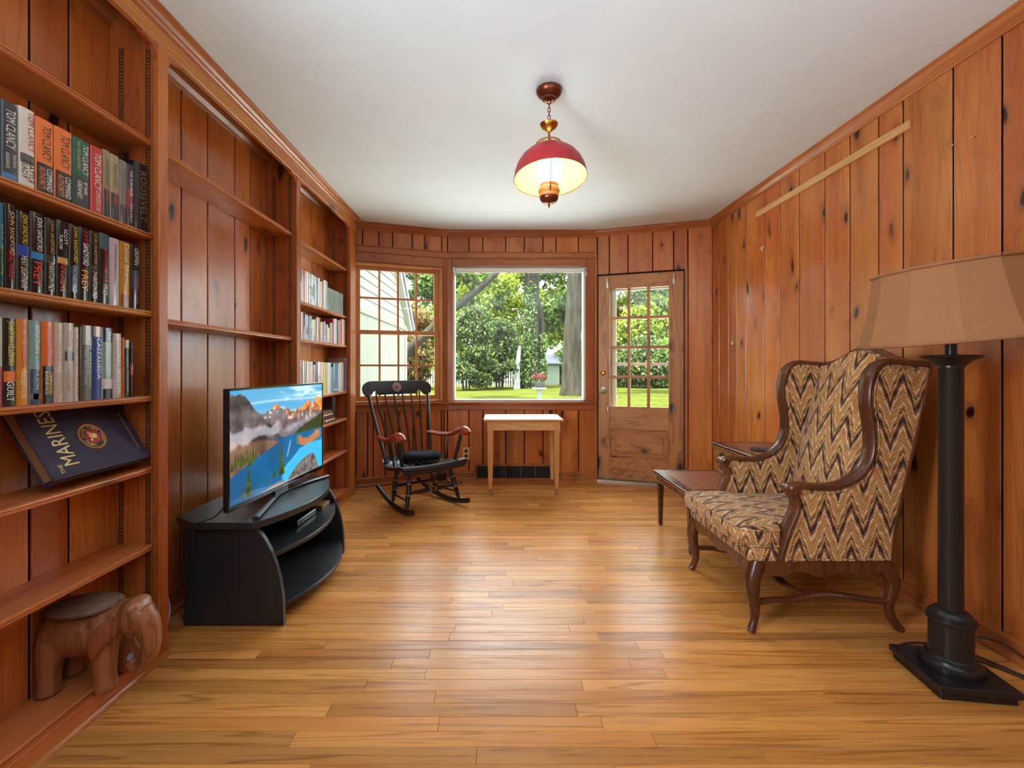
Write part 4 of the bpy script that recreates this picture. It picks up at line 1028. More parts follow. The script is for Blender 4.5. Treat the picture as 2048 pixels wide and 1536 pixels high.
for r_, z in ((.02,.002),(.11,.0),(.145,.010),(.163,.034),(.160,.056),(.138,.076),(.10,.085),(.05,.084),(.01,.072)):
    R_.append([(r_*1.05*math.cos(2*PI*i/40), r_*.93*math.sin(2*PI*i/40)-.02, .337+z+.004*math.sin(9*2*PI*i/40)*(r_ > .1)-.05*(r_*.93*math.sin(2*PI*i/40))*.9) for i in range(40)])
cb_.loft(R_).v
MV = plain('black_velvet', (.005,.0055,.007), .85, vary=.4, nscale=120, bump=.6, spec=.12)
R0 = MB(); R0.v = [(x, y, z-.35+.002) for x, y, z in cb_.v]; R0.f = cb_.f
cu_o = R0.build('cushion_pad', MV, cush, world=False, smooth=60)
fr2 = MB()
for k in range(26):
    a = PI*1.15+k*.028*PI
    fr2.ball((.170*math.cos(a), .152*math.sin(a)-.02, .012+.008*math.sin(k*1.7)+.05*.16*.9*-math.sin(a)), (.006,.004,.003), 6, 4)
fr2.build('gilt_braid', plain('gilt_braid', lin(150,112,64), .5), cush, world=False)
cd = MB().tube(catmull([C0+dL*.03+nL*.05+Z*.03, (-.46,4.30,.006), (-.40,4.28,.005), (-.35,4.33,.005), (-.36,4.38,.005), (-.45,4.36,.005), (-.58,4.30,.005), (-.60,4.20,.005)]), .0035, 7).build('extension_cord', M_blackplastic, smooth=60)
tag(cd, 'thin black cord curling on the floor behind the rocking chair', 'cord')

# ================================================================== LITTLE TABLE UNDER THE WINDOW
lt = thing('side_table', 'small blond wood table with a pale top under the picture window', 'table', (.215, 4.08, 0))
M_blond = wood('blond_maple', lin(150,92,46), lin(204,142,84), lin(220,164,108), 'Z', 0, .35, .04, .3)
M_blondX = wood('blond_maple_rail', lin(150,92,46), lin(206,144,86), lin(222,166,110), 'X', 0, .35, .04, .3)
x0, x1, y0, y1 = -.095, .525, 3.895, 4.27
tp = MB().box(-.128, .556, 3.862, 4.305, .640, .6575).build('table_top', M_blondX, lt, bevel=.003)
MB().box(-.116, .544, 3.874, 4.293, .6575, .6590).build('top_inlay', plain('cream_laminate', lin(226,214,186), .35, vary=.03, nscale=10), tp)
for x, y in ((x0+.025, y0+.02), (x1-.025, y0+.02), (x0+.025, y1-.02), (x1-.025, y1-.02)):
    rg = lambda h, z: [(x-h, y-h, z), (x+h, y-h, z), (x+h, y+h, z), (x-h, y+h, z)]
    lg = MB().loft([rg(.0245, .548), rg(.0245, .5485), rg(.0265, .5605), rg(.0265, .640)]).build('leg_block', M_blond, lt, bevel=.0015)
    lg2 = MB().loft([rg(.0155, .058), rg(.0225, .30), rg(.0235, .549)]).build('leg', M_blond, lt, bevel=.002)
    MB().loft([rg(.0105, .0), rg(.0145, .054), rg(.0175, .056), rg(.0175, .060)]).build('leg_foot', wood('foot_tip', lin(90,50,26), lin(150,96,52), lin(170,116,68), 'Z', 0, .4, .02, .3), lg2, bevel=.001)
for a, b in ((.012, .612), (-.012, .584)):
    MB().lathe([(0,0),(.0018,0),(.0018,.001),(0,.001)], (x0+.025+a, y0-.007, b), 6, (0,-1,0)).build('screw', M_dark, lt)
MB().box(x0+.05, x1-.05, y0-.002, y0+.016, .562, .640).build('apron', M_blondX, lt, bevel=.0015)
MB().box(x0+.05, x1-.05, y1-.016, y1+.002, .562, .640).build('apron', M_blondX, lt, bevel=.0015)
for x in (x0, x1-.018): MB().box(x, x+.018, y0+.045, y1-.045, .562, .640).build('apron', M_blond, lt, bevel=.0015)
# ================================================================== WING ARMCHAIR
def box_uv(o):
    me = o.data; uv = me.uv_layers.new(name='weave')
    for p in me.polygons:
        n = p.normal; ax = max(range(3), key=lambda i: abs(n[i]))
        for li in p.loop_indices:
            c = me.vertices[me.loops[li].vertex_index].co
            uv.data[li].uv = (c.y+.013, c.x*1.0+.30) if ax == 2 else ((c.x, c.z) if ax == 1 else (c.y, c.z))
    return o
def flame():
    t = NT('flame_stitch_tapestry'); uvn = t.new('ShaderNodeUVMap', uv_map='weave'); sp = t.new('ShaderNodeSeparateXYZ'); t.l(uvn.outputs[0], sp.inputs[0])
    tc = t.new('ShaderNodeTexCoord')
    u = t.math('SNAP', sp.outputs[0], .0035); v = sp.outputs[1]
    jag = t.noise(uvn.outputs[0], 60, 2)
    a = t.math('MULTIPLY', t.math('PINGPONG', u, .054), 2.5)
    b = t.math('MULTIPLY', t.math('PINGPONG', t.math('ADD', u, .021), .012), 1.3)
    c = t.math('MULTIPLY', t.math('PINGPONG', t.math('ADD', u, .11), .17), .25)
    w = t.math('ADD', t.math('SUBTRACT', v, a), t.math('ADD', b, c))
    w = t.math('ADD', w, t.math('MULTIPLY', t.math('SUBTRACT', jag, .5), .010))
    ph = t.math('FRACT', t.math('ADD', t.math('MULTIPLY', w, 1/.175), 6.0))
    cr = t.new('ShaderNodeValToRGB'); e = cr.color_ramp; e.interpolation = 'LINEAR'
    tan, gold, lite, dark, mauve, oran = lin(208,162,104), lin(160,104,48), lin(236,220,190), lin(36,23,21), lin(138,88,70), lin(182,116,54)
    rust = lin(158,92,52)
    st = [(0, tan), (.05, gold), (.09, tan), (.15, oran), (.19, gold), (.21, tan), (.27, tan), (.285, lite), (.315, lite), (.33, oran), (.37, gold), (.41, mauve), (.44, dark), (.55, dark), (.565, rust), (.61, gold), (.64, tan), (.70, tan), (.715, dark), (.745, dark), (.76, oran), (.81, gold), (.84, tan), (.88, lite), (.90, tan), (.95, oran), (1, tan)]
    while len(e.elements) < len(st): e.elements.new(.5)
    for el, (p, c_) in zip(e.elements, st): el.position = p; el.color = (*c_, 1)
    t.l(ph, cr.inputs[0])
    # dark patches break up along the band
    br = t.noise(uvn.outputs[0], 17, 1)
    c2 = t.mix(t.math('MULTIPLY', t.mr(br, .56, .70), .65), cr.outputs[0], gold)
    wv = t.noise(t.vmul(uvn.outputs[0], (420, 420, 420)), 1, 1)
    c3_ = t.mix(t.math('MULTIPLY', wv, .3), c2, t.mix(.5, c2, (.1,.05,.02)))
    t.l(c3_, t.b.inputs['Base Color']); t.set(Roughness=.8); t.b.inputs['Sheen Weight'].default_value = .15
    t.bump(wv, .3, .001); return t.m
M_flame = flame()
M_wal = wood('dark_walnut', lin(30,14,9), lin(84,42,24), lin(108,58,34), 'Z', 0, .28, .03, .4, coat=.2)
ac = thing('wing_armchair', 'wing-back armchair in brown zigzag flame-stitch tapestry with carved walnut frame', 'armchair', (1.38, 2.19, 0))
def acp(name, mb, m=M_wal, **k): return mb.build(name, m, ac, **k)
def uvp(name, mb, **k): return box_uv(mb.build(name, M_flame, ac, **k))
front_path = [(1.168,.300),(1.183,.36),(1.207,.43),(1.232,.49),(1.242,.525),(1.236,.556),(1.216,.580),(1.222,.600),(1.26,.606),(1.33,.600),(1.40,.604),(1.46,.624),(1.508,.660),(1.537,.705),(1.552,.76),(1.552,.83),(1.542,.90),(1.534,.96),(1.537,1.02),(1.552,1.075),(1.585,1.112),(1.63,1.124),(1.69,1.120),(1.785,1.112)]
fp = [(p.x, p.z) for p in catmull([(x, 0, z) for x, z in front_path], 3)]
back_edge = [(1.785, 1.10), (1.755, .95), (1.715, .78), (1.668, .58), (1.635, .42), (1.625, .300)]
for yc, ya, yb, yo in ((1.906, 1.886, 1.934, 1.886), (2.474, 2.446, 2.494, 2.494)):
    poly = [(x+.004, z-.004) for x, z in fp]+back_edge
    uvp('wing_and_arm_panel', MB().prism(poly, (0,0,0), (1,0,0), Z, (0,1,0), ya, yb))
    rail = [(x, yc, z) for x, z in fp]
    n = len(rail)
    acp('show_wood_rail', MB().tube(rail, [.016]*n, 12, flat=(2.1, 1.0), up=(0,1,0)), smooth=50)
    acp('arm_knuckle', MB().tube([(1.224, yc-.036, .592), (1.224, yc+.036, .592)], .019, 14), smooth=40)
    # gimp braid beside the rail, both faces
    for y in (ya-.001, yb+.001):
        bp_ = []
        for i in range(n):
            a_, b_ = fp[max(i-1,0)], fp[min(i+1,n-1)]; dx, dz = b_[0]-a_[0], b_[1]-a_[1]; L_ = math.hypot(dx, dz) or 1
            bp_.append((fp[i][0]+dz/L_*.022, y, fp[i][1]-dx/L_*.022))
        uvp('gimp_braid', MB().tube(bp_, .0045, 6))
        uvp('gimp_braid', MB().tube([(1.185, y, .304), (1.40, y, .302), (1.622, y, .304)], .0045, 6))
    acp('back_upright', MB().tube([(x+.008, yc, z) for x, z in back_edge], .014, 8, flat=(1.7, 1.0), up=(0,1,0)), smooth=50)
# inner back
def zt(y):
    q = (y-2.19)/.255; q = max(-1, min(1, q))
    return 1.108+.072*(math.cos(PI*q*.93)*.5+.5)**1.3
rings_ = []
for i in range(25):
    q = i/24*2-1; y = 2.19+.254*q; pil = (1-abs(q)**4); z1_ = zt(y)
    R_ = []
    for k in range(13):
        v_ = k/12; z = .40+(z1_-.40)*v_
        x = 1.575+.175*v_**1.15-.042*pil*math.sin(PI*min(1, v_*1.02))**.7-.02
        R_.append((x, y, z))
    R_ += [(1.765, y, z1_+.004), (1.795, y, z1_-.004), (1.755, y, .95), (1.69, y, .70), (1.635, y, .40)]
    rings_.append(R_)
uvp('inner_back', MB().loft(rings_), smooth=50)
acp('crest_rail', MB().tube([(1.772, 2.19+.262*q, zt(2.19+.254*q)+.007) for q in np.linspace(-1, 1, 25)], .017, 12), smooth=50)
# seat: upholstered deck, T cushion
uvp('seat_deck', MB().box(1.045, 1.63, 1.892, 2.488, .285, .352), bevel=.016, bseg=3, smooth=40)
def tee(k):
    c = Vector((1.27, 2.19)); r = .03
    P_ = [(1.012+r,1.892),(1.165,1.892),(1.178,1.905),(1.182,1.938),(1.20,1.944),(1.565,1.944),(1.565,2.436),(1.20,2.436),(1.182,2.442),(1.178,2.475),(1.165,2.488),(1.012+r,2.488),(1.018,2.478),(1.012,2.488-r),(1.012,2.34),(1.010,2.19),(1.012,2.04),(1.012,1.892+r),(1.018,1.902)]
    return [(c.x+(x-c.x)*(1-k/.26), c.y+(y-c.y)*(1-k/.29)) for x, y in P_]
rg_ = []
for k, z in ((.016,.346),(.004,.354),(0,.366),(-.005,.392),(0,.414),(.004,.422),(.018,.431),(.05,.440),(.10,.446)):
    rg_.append([(x, y, z) for x, y in tee(k)])
uvp('seat_cushion', MB().loft(rg_), smooth=60)
for z, k in ((.420, .000), (.356, .002)):
    P_ = [(x, y, z) for x, y in tee(k)]; P_.append(P_[0])
    uvp('cushion_piping', MB().tube(P_, .0045, 6, cap=False))
# scalloped rails
def scallop(L, n=40):
    P_ = []
    for i in range(n+1):
        t_ = i/n; a_ = abs(2*t_-1)
        P_.append((t_*L, -.030-.020*math.cos(a_*PI*3)*.5-.016*(a_ > .86)*(a_-.86)/.14-.006*(1-a_)))
    return P_
L_ = .56
acp('front_rail', MB().prism([(0, .02)]+scallop(L_)+[(L_, .02)], (1.052, 1.91, .272), (0,1,0), Z, (1,0,0), 0, .028), smooth=30)
acp('back_rail', MB().box(1.60, 1.628, 1.91, 2.47, .225, .292))
for y in (1.888, 2.466):
    acp('side_rail', MB().prism([(0, .02)]+scallop(.55)+[(.55, .02)], (1.07, y, .275), (1,0,0), Z, (0,1,0), 0, .026), smooth=30)
# cabriole legs
for y, s in ((1.904, -1), (2.476, 1)):
    P_ = catmull([(1.082,y,.292),(1.070,y+s*.002,.25),(1.058,y+s*.006,.21),(1.060,y+s*.006,.16),(1.070,y+s*.002,.10),(1.072,y,.06),(1.062,y+s*.004,.025),(1.048,y+s*.008,.002)], 4)
    n = len(P_); rr_ = np.interp(np.linspace(0,1,n), [0,.15,.32,.55,.75,.88,1], [.030,.033,.030,.022,.016,.016,.020])
    acp('front_leg', MB().tube(P_, list(rr_), 10, up=(1,0,0)), smooth=50)
    P_ = catmull([(1.605,y,.295),(1.632,y,.25),(1.648,y,.20),(1.640,y,.15),(1.632,y,.10),(1.646,y,.05),(1.680,y,.002)], 4)
    n = len(P_); rr_ = np.interp(np.linspace(0,1,n), [0,.2,.4,.7,.9,1], [.028,.030,.024,.018,.017,.018])
    acp('back_leg', MB().tube(P_, list(rr_), 10, up=(1,0,0)), smooth=50)
    P_ = catmull([(1.075,y,.118),(1.15,y-s*.012,.122),(1.23,y-s*.028,.114),(1.31,y-s*.045,.118),(1.39,y-s*.040,.132),(1.47,y-s*.015,.136),(1.55,y,.128),(1.632,y,.122)], 4)
    acp('side_stretcher', MB().tube(P_, .016, 10, flat=(.75, 1.0), up=(0,0,1)), smooth=50)
P_ = catmull([(1.31,1.94,.12),(1.30,2.02,.124),(1.285,2.08,.128),(1.30,2.19,.124),(1.285,2.30,.128),(1.30,2.36,.124),(1.31,2.44,.12)], 5); n = len(P_)
acp('cross_stretcher', MB().tube(P_, list(np.interp(np.linspace(0,1,n), [0,.2,.3,.5,.7,.8,1], [.014,.015,.019,.024,.019,.015,.014])), 10, flat=(.7, 1), up=(0,0,1)), smooth=50)

# ================================================================== STEP END TABLE BEHIND THE ARMCHAIR
et = thing('step_end_table', 'two-tier mahogany end table with leather tops behind the armchair', 'table', (1.5, 2.93, 0))
M_mah = wood('mahogany', lin(48,22,14), lin(112,62,38), lin(134,80,50), 'Y', 0, .24, .03, .35, coat=.3)
M_mahD = wood('mahogany_edge', lin(30,14,10), lin(66,36,26), lin(84,48,34), 'Y', 0, .24, .02, .3, coat=.3)
M_lea = plain('tan_leather', lin(142,78,48), .38, vary=.15, nscale=25, bump=.1)
M_inl = plain('brass_line', lin(214,190,150), .3, metal=.6)
def etp(name, m, x0, x1, y0, y1, z0, z1, bevel=.002, par=None): return MB().box(x0, x1, y0, y1, z0, z1).build(name, m, par or et, bevel=bevel)
lo = etp('lower_top', M_mahD, 1.095, 1.915, 2.645, 3.225, .358, .376, .003)
etp('leather_panel', M_lea, 1.150, 1.52, 2.70, 3.17, .376, .3768, 0, lo)
etp('edge_line', M_inl, 1.0945, 1.915, 2.6445, 3.2255, .3565, .3595, 0, lo)
etp('frieze', M_mah, 1.115, 1.90, 2.665, 3.205, .300, .358)
etp('frieze_line', M_inl, 1.1145, 1.90, 2.6645, 3.2055, .302, .3035, 0)
for x in (1.135, 1.885):
    for y in (2.685, 3.19):
        rg = lambda h, z: [(x-h, y-h, z), (x+h, y-h, z), (x+h, y+h, z), (x-h, y+h, z)]
        lg = MB().loft([rg(.0125, .040), rg(.019, .30)]).build('leg', M_mahD, et, bevel=.002)
        MB().loft([rg(.0105, 0), rg(.0128, .042)]).build('brass_ferrule', plain('dull_ferrule', lin(92,72,58), .3, metal=.8), lg)
up_ = etp('upper_case', M_mah, 1.522, 1.905, 2.665, 3.205, .3768, .553)
ut = etp('upper_top', M_mahD, 1.505, 1.915, 2.645, 3.225, .556, .574, .003)
etp('edge_line', M_inl, 1.5045, 1.915, 2.6445, 3.2255, .5525, .556, 0, ut)
etp('leather_panel', M_lea, 1.56, 1.87, 2.70, 3.17, .574, .5748, 0, ut)
for yc in (3.07, 2.80):
    dr = etp('drawer_front', wood('figured_mahogany', lin(70,32,18), lin(150,92,48), lin(168,110,62), 'Y', 0, .25, .02, .3), 1.515, 1.523, yc-.128, yc+.128, .382, .548, .001)
    hole = MB().lathe([(0, 0), (.062, 0), (.062, .002), (.056, .003), (.055, .001), (0, .001)], (1.5148, yc, .464), 32, (-1,0,0)).build('round_grille', plain('grille_cloth', (.012,.016,.02), .5, vary=.3, nscale=300), dr)
    gm = MB()
    for i in range(-8, 9):
        q = i*.0065; L2 = math.sqrt(max(0, .054**2-q*q))
        for e_ in (1, -1):
            c_ = Vector((1.5128, yc, .464))+Vector((0, e_*.7071, .7071))*q; d_ = Vector((0, .7071, -.7071*e_)) if e_ == 1 else Vector((0, .7071, .7071))
            gm.tube([c_-d_*L2, c_+d_*L2], .0007, 4)
    gm.build('grille_mesh', plain('mesh_bronze', lin(90,84,70), .4, metal=.7), hole)
etp('case_divider', M_dark, 1.5145, 1.5225, 2.9285, 2.9415, .378, .55, 0)
rmt = thing('remote_control', 'black remote control lying on the upper tier of the end table', 'remote', (1.66, 2.86, .575))
MB().obox((1.665, 2.85, .585), Vector((.75,-.66,0)), Vector((.66,.75,0)), (0,0,1), .075, .022, .009).build('remote_body', M_blackplastic, rmt, bevel=.005, bseg=2)
kb = MB()
for i in range(5):
    for j in range(3): kb.obox(Vector((1.665, 2.85, .5945))+Vector((.75,-.66,0))*(-.05+.02*i)+Vector((.66,.75,0))*(-.012+.012*j), Vector((.75,-.66,0)), Vector((.66,.75,0)), (0,0,1), .005, .0035, .001)
kb.build('keypad', plain('key_grey', (.08,.08,.085), .5), rmt)

# ================================================================== FLOOR LAMP
LX, LY = 1.592, 1.602
fp_ = thing('floor_lamp', 'tall black column floor lamp with a tan panelled shade beside the armchair', 'lamp', (LX, LY, 0))
M_iron = plain('black_satin_metal', (.013,.012,.014), .32, vary=.15, spec=.5)
rz = math.radians(-8); e1 = Vector((math.cos(rz), math.sin(rz), 0)); e2 = Vector((-math.sin(rz), math.cos(rz), 0))
MB().obox((LX, LY, .036), e1, e2, (0,0,1), .121, .121, .012).build('base_plate', M_iron, fp_, bevel=.003)
MB().obox((LX, LY, .012), e1, e2, (0,0,1), .112, .112, .012).build('base_foot', M_iron, fp_, bevel=.003)
MB().lathe([(0,.048),(.086,.048),(.088,.056),(.086,.070),(.078,.074),(.074,.078),(.072,.086),(.064,.090),(.060,.094),(.060,.205),(.066,.210),(.068,.218),(.066,.226),(.060,.228),(.059,.236),(.054,.240),(.050,.247),(.044,.250),(.035,.254),(0,.254)], (LX, LY, 0), 36).build('socle', M_iron, fp_, smooth=35)
MB().lathe([(.034,.25),(.034,1.098),(.036,1.102),(.036,1.106),(0,1.106)], (LX, LY, 0), 30).build('column', M_iron, fp_, smooth=35)
MB().lathe([(0,1.100),(.038,1.100),(.038,1.106),(.044,1.110),(.050,1.118),(.066,1.128),(.080,1.134),(.083,1.138),(.082,1.142),(.02,1.146),(0,1.146)], (LX, LY, 0), 36).build('drip_pan', M_iron, fp_, smooth=35)
MB().lathe([(0,1.14),(.016,1.14),(.016,1.27),(.012,1.275),(.012,1.40),(0,1.40)], (LX, LY, 0), 16).build('stem', M_iron, fp_, smooth=35)
t = NT('shade_linen'); tc = t.new('ShaderNodeTexCoord'); nz = t.noise(t.vmul(tc.outputs['Object'], (260,260,260)), 1, 2)
t.l(t.mix(nz, lin(160,108,66), lin(190,138,92)), t.b.inputs['Base Color']); t.set(Roughness=.85); t.bump(nz, .2, .0006)
tl = t.new('ShaderNodeBsdfTranslucent'); tl.inputs[0].default_value = (*lin(206,150,100), 1); mx = t.new('ShaderNodeMixShader'); mx.inputs[0].default_value = .25
t.l(t.b.outputs[0], mx.inputs[1]); t.l(tl.outputs[0], mx.inputs[2]); t.l(mx.outputs[0], t.out.inputs[0]); M_shade = t.m
tilt = Matrix.Rotation(math.radians(-6), 4, 'Y')
SCN = Vector((LX, LY, 1.32))
def shp(r, th, z): return SCN+(tilt @ Vector((r*math.sin(th), -r*math.cos(th), z-1.32)))
ths = [math.radians(-10-30*k) for k in range(12)]
shell = []
for k in range(12):
    a_, b_ = ths[k], ths[(k+1) % 12] if k < 11 else ths[0]-2*PI
    for (r0, z0), (r1, z1) in (((.268,1.197),(.206,1.452)),):
        m_ = MB(); sub = 4; V_s = []
        for j in range(5):
            f_ = j/4; r = r0+(r1-r0)*f_-.008*math.sin(PI*f_); z = z0+(z1-z0)*f_
            for i in range(sub+1): V_s.append(shp(r, a_, z).lerp(shp(r, b_, z), i/sub))
        m_.add(V_s, [(j*(sub+1)+i, j*(sub+1)+i+1, (j+1)*(sub+1)+i+1, (j+1)*(sub+1)+i) for j in range(4) for i in range(sub)])
        V_i = [SCN+(p-SCN)*.994 for p in V_s]
        m_.add(V_i, [(j*(sub+1)+i, (j+1)*(sub+1)+i, (j+1)*(sub+1)+i+1, j*(sub+1)+i+1) for j in range(4) for i in range(sub)])
        po = m_.build('shade_panel', M_shade, fp_); shell.append(po)
M_rim = plain('shade_trim', lin(150,100,66), .8)
for r, z in ((.268,1.198),(.206,1.452)):
    P_ = []
    for k in range(13): P_.append(shp(r, math.radians(-10-30*k), z))
    MB().tube(P_, .006, 8, flat=(1, 1), cap=False).build('shade_trim', M_rim, fp_, smooth=60)
sp_ = MB()
for k in range(3):
    th = 2*PI*k/3+.4; sp_.tube([shp(0, 0, 1.42), shp(.206, th, 1.448)], .0022, 6)
sp_.lathe([(0, 1.415), (.014, 1.415), (.014, 1.425), (0, 1.425)], (LX, LY, 0), 12); sp_.build('shade_spider', M_brass, fp_)
for i, (pts, lab) in enumerate((
   ([(1.56,1.71,.03),(1.55,1.76,.012),(1.60,1.80,.006),(1.66,1.81,.006),(1.74,1.80,.006)], 'black lamp flex looping out behind the lamp base'),
   ([(1.72,1.82,.006),(1.80,1.74,.008),(1.86,1.62,.006),(1.90,1.50,.006),(1.91,1.30,.006)], 'dark flex running along the wall behind the lamp base'),
   ([(1.74,1.84,.03),(1.84,1.78,.05),(1.90,1.72,.06),(1.915,1.62,.03),(1.90,1.50,.010),(1.88,1.38,.006)], 'brown flex rising against the wall behind the lamp'),
   ([(1.74,1.78,.006),(1.82,1.66,.006),(1.87,1.54,.006),(1.85,1.42,.006),(1.80,1.40,.006),(1.80,1.46,.006),(1.88,1.44,.006)], 'looped brown flex on the floor right of the lamp base'))):
    c_ = MB().tube(catmull(pts, 8), .0042, 7).build('lamp_cord', plain('brown_flex', lin(64,40,34), .5), smooth=60); tag(c_, lab, 'cord', 'cords on the floor behind the lamp')

# ================================================================== CEILING PENDANT
PX, PY = .243, 2.189
pl_ = thing('pendant_lamp', 'hanging lamp with red dome shade, milk-glass chimney and brass fittings', 'ceiling lamp', (PX, PY, H))
def plp(name, mb, m, **k): k.setdefault('smooth', 40); return mb.build(name, m, pl_, **k)
O = (PX, PY, 0)
plp('canopy', MB().lathe([(0,2.44),(.056,2.44),(.062,2.434),(.063,2.426),(.056,2.412),(.040,2.398),(.034,2.395),(.033,2.388),(.022,2.380),(0,2.378)], O, 32), M_bronze)
plp('canopy_loop', MB().tube([(PX+.008*math.cos(a), PY, 2.374+.010*math.sin(a)) for a in np.linspace(0, 2*PI, 15)], .0022, 6, cap=False), M_bronze)
for i in range(5):
    z = 2.358-.0185*i; ax = (1,0,0) if i % 2 else (.3,.95,0); ax = Vector(ax).normalized()
    plp('chain_link', MB().tube([Vector((PX,PY,z))+ax*(.0065*math.cos(a))+Z*(.0125*math.sin(a)) for a in np.linspace(0, 2*PI, 15)], .002, 6, cap=False), M_bronze)
plp('hanger_loop', MB().tube([(PX+.017*math.cos(a), PY, 2.267+.017*math.sin(a)) for a in np.linspace(0, PI, 12)], .0025, 6), M_bronze)
plp('smoke_bell', MB().lathe([(.044,2.270),(.043,2.266),(.034,2.252),(.018,2.240),(.008,2.234),(.006,2.226),(0,2.226),(0,2.229),(.005,2.238),(.017,2.243),(.032,2.256),(.0425,2.270)], O, 32, cap=False), M_brass)
plp('centre_rod', MB().tube([(PX, PY, 2.236), (PX, PY, 2.17)], .005, 10), M_bronze)
# harp rods, front and back
for s in (-1, 1):
    plp('harp_rod', MB().tube(catmull([(PX,PY+s*.004,2.232),(PX,PY+s*.035,2.19),(PX,PY+s*.060,2.165),(PX,PY+s*.066,2.12),(PX,PY+s*.066,1.99),(PX,PY+s*.058,1.955),(PX,PY+s*.044,1.935)], 4), .0032, 8), M_brass)
sh_t = Matrix.Rotation(math.radians(-2.2), 4, 'Y') @ Matrix.Rotation(math.radians(-7.0), 4, 'X')
def tl_(mb):
    c_ = Vector((PX, PY, 2.12)); mb.v = [tuple(c_+(sh_t @ (Vector(p)-c_))) for p in mb.v]; return mb
M_red = plain('red_enamel', lin(168,34,46), .38, vary=.12, nscale=12)
M_inner = plain('cream_enamel', lin(232,196,112), .5, vary=.03)
outer = [(.064,2.148),(.085,2.141),(.110,2.127),(.135,2.104),(.155,2.074),(.168,2.040),(.1735,2.013),(.1745,2.001)]
plp('dome_shade', tl_(MB().lathe(outer, O, 48, cap=False)), M_red, smooth=60)
plp('shade_lining', tl_(MB().lathe([(r-.0018, z-.0015) for r, z in outer], O, 48, cap=False)), M_inner, smooth=60)
plp('shade_rim', tl_(MB().tube([(PX+.1738*math.cos(a), PY+.1738*math.sin(a), 2.001) for a in np.linspace(0, 2*PI, 49)], .0022, 6, cap=False)), M_brass)
ga = MB()
for k in range(32):
    a = 2*PI*k/32; ga.tube([(PX+.066*math.cos(a), PY+.066*math.sin(a), 2.146), (PX+.062*math.cos(a+.1), PY+.062*math.sin(a+.1), 2.172)], .0024, 5)
ga.tube([(PX+.062*math.cos(a), PY+.062*math.sin(a), 2.173) for a in np.linspace(0, 2*PI, 33)], .003, 6, cap=False)
ga.tube([(PX+.067*math.cos(a), PY+.067*math.sin(a), 2.148) for a in np.linspace(0, 2*PI, 33)], .003, 6, cap=False)
plp('gallery', tl_(ga), M_brass)
t = NT('lit_milk_glass'); t.set(Base_Color=(.9,.88,.82), Roughness=.25); t.b.inputs['Emission Color'].default_value = (1,.93,.82,1); t.b.inputs['Emission Strength'].default_value = 8.0
plp('glass_chimney', MB().lathe([(.022,2.172),(.024,2.158),(.036,2.130),(.050,2.095),(.0585,2.055),(.058,2.02),(.048,1.985),(.044,1.976)], O, 32, cap=True), t.m, smooth=60)
M_lampwood = wood('turned_maple', lin(150,88,40), lin(200,134,66), lin(216,156,88), 'Z', 0, .35, .02, .25)
plp('font_collar', MB().lathe([(0,1.984),(.045,1.984),(.046,1.972),(.043,1.966),(.050,1.960),(.052,1.950),(.050,1.940),(.046,1.936),(.0465,1.928),(.044,1.920),(0,1.920)], O, 32), M_lampwood)
plp('font_base', MB().lathe([(0,1.921),(.0445,1.921),(.045,1.915),(.040,1.902),(.028,1.892),(.010,1.888),(0,1.888)], O, 32), M_bronze)
plp('finial', MB().lathe([(0,1.890),(.005,1.890),(.004,1.883),(.0055,1.877),(.003,1.870),(0,1.868)], O, 12), M_bronze)
plp('uplight_baffle', MB().lathe([(.034,2.150),(.064,2.148),(.064,2.151),(.034,2.153)], O, 32, cap=False), M_brass)  # added ring closing the dome top, keeps chimney light off the ceiling

# ================================================================== CARVED ELEPHANT
ez = ZB+.004
el = thing('elephant_stool', 'carved brown wooden elephant stool standing on the bottom bookcase shelf', 'elephant', (-1.335, 1.500, ez), math.radians(8))
el.scale = (.86, 1.0, 1.0)
M_ele = wood('carved_teak', lin(56,26,14), lin(138,78,48), lin(166,104,70), 'Z', .0, .32, .02, .45, figure=1.6)
M_seatw = plain('worn_grey_wood', lin(116,92,76), .5, vary=.3, nscale=22)
def remeshed(mb, vox, smooth_it=8):
    me = mb.mesh('raw'); ob = bpy.data.objects.new('raw', me); COL.objects.link(ob)
    r = ob.modifiers.new('r', 'REMESH'); r.mode = 'VOXEL'; r.voxel_size = vox
    s = ob.modifiers.new('s', 'SMOOTH'); s.factor = .5; s.iterations = smooth_it
    dg = bpy.context.evaluated_depsgraph_get(); out = bpy.data.meshes.new_from_object(ob.evaluated_get(dg))
    bpy.data.objects.remove(ob); out.polygons.foreach_set('use_smooth', [True]*len(out.polygons)); return out
e = MB()
e.ball((-.025,0,.172),(.135,.088,.080),24,16); e.ball((.055,0,.178),(.075,.080,.078),20,14); e.ball((-.105,0,.168),(.062,.080,.080),20,14)
for x, y, f_ in ((.075,.050,.012),(.075,-.052,.012),(-.105,.048,0),(-.105,-.050,0)):
    e.tube([(x*.95,y*.85,.16),(x+f_*.3,y,.10),(x+f_*.7,y*1.04,.045),(x+f_,y*1.05,.004)], [.048,.039,.032,.037], 16)
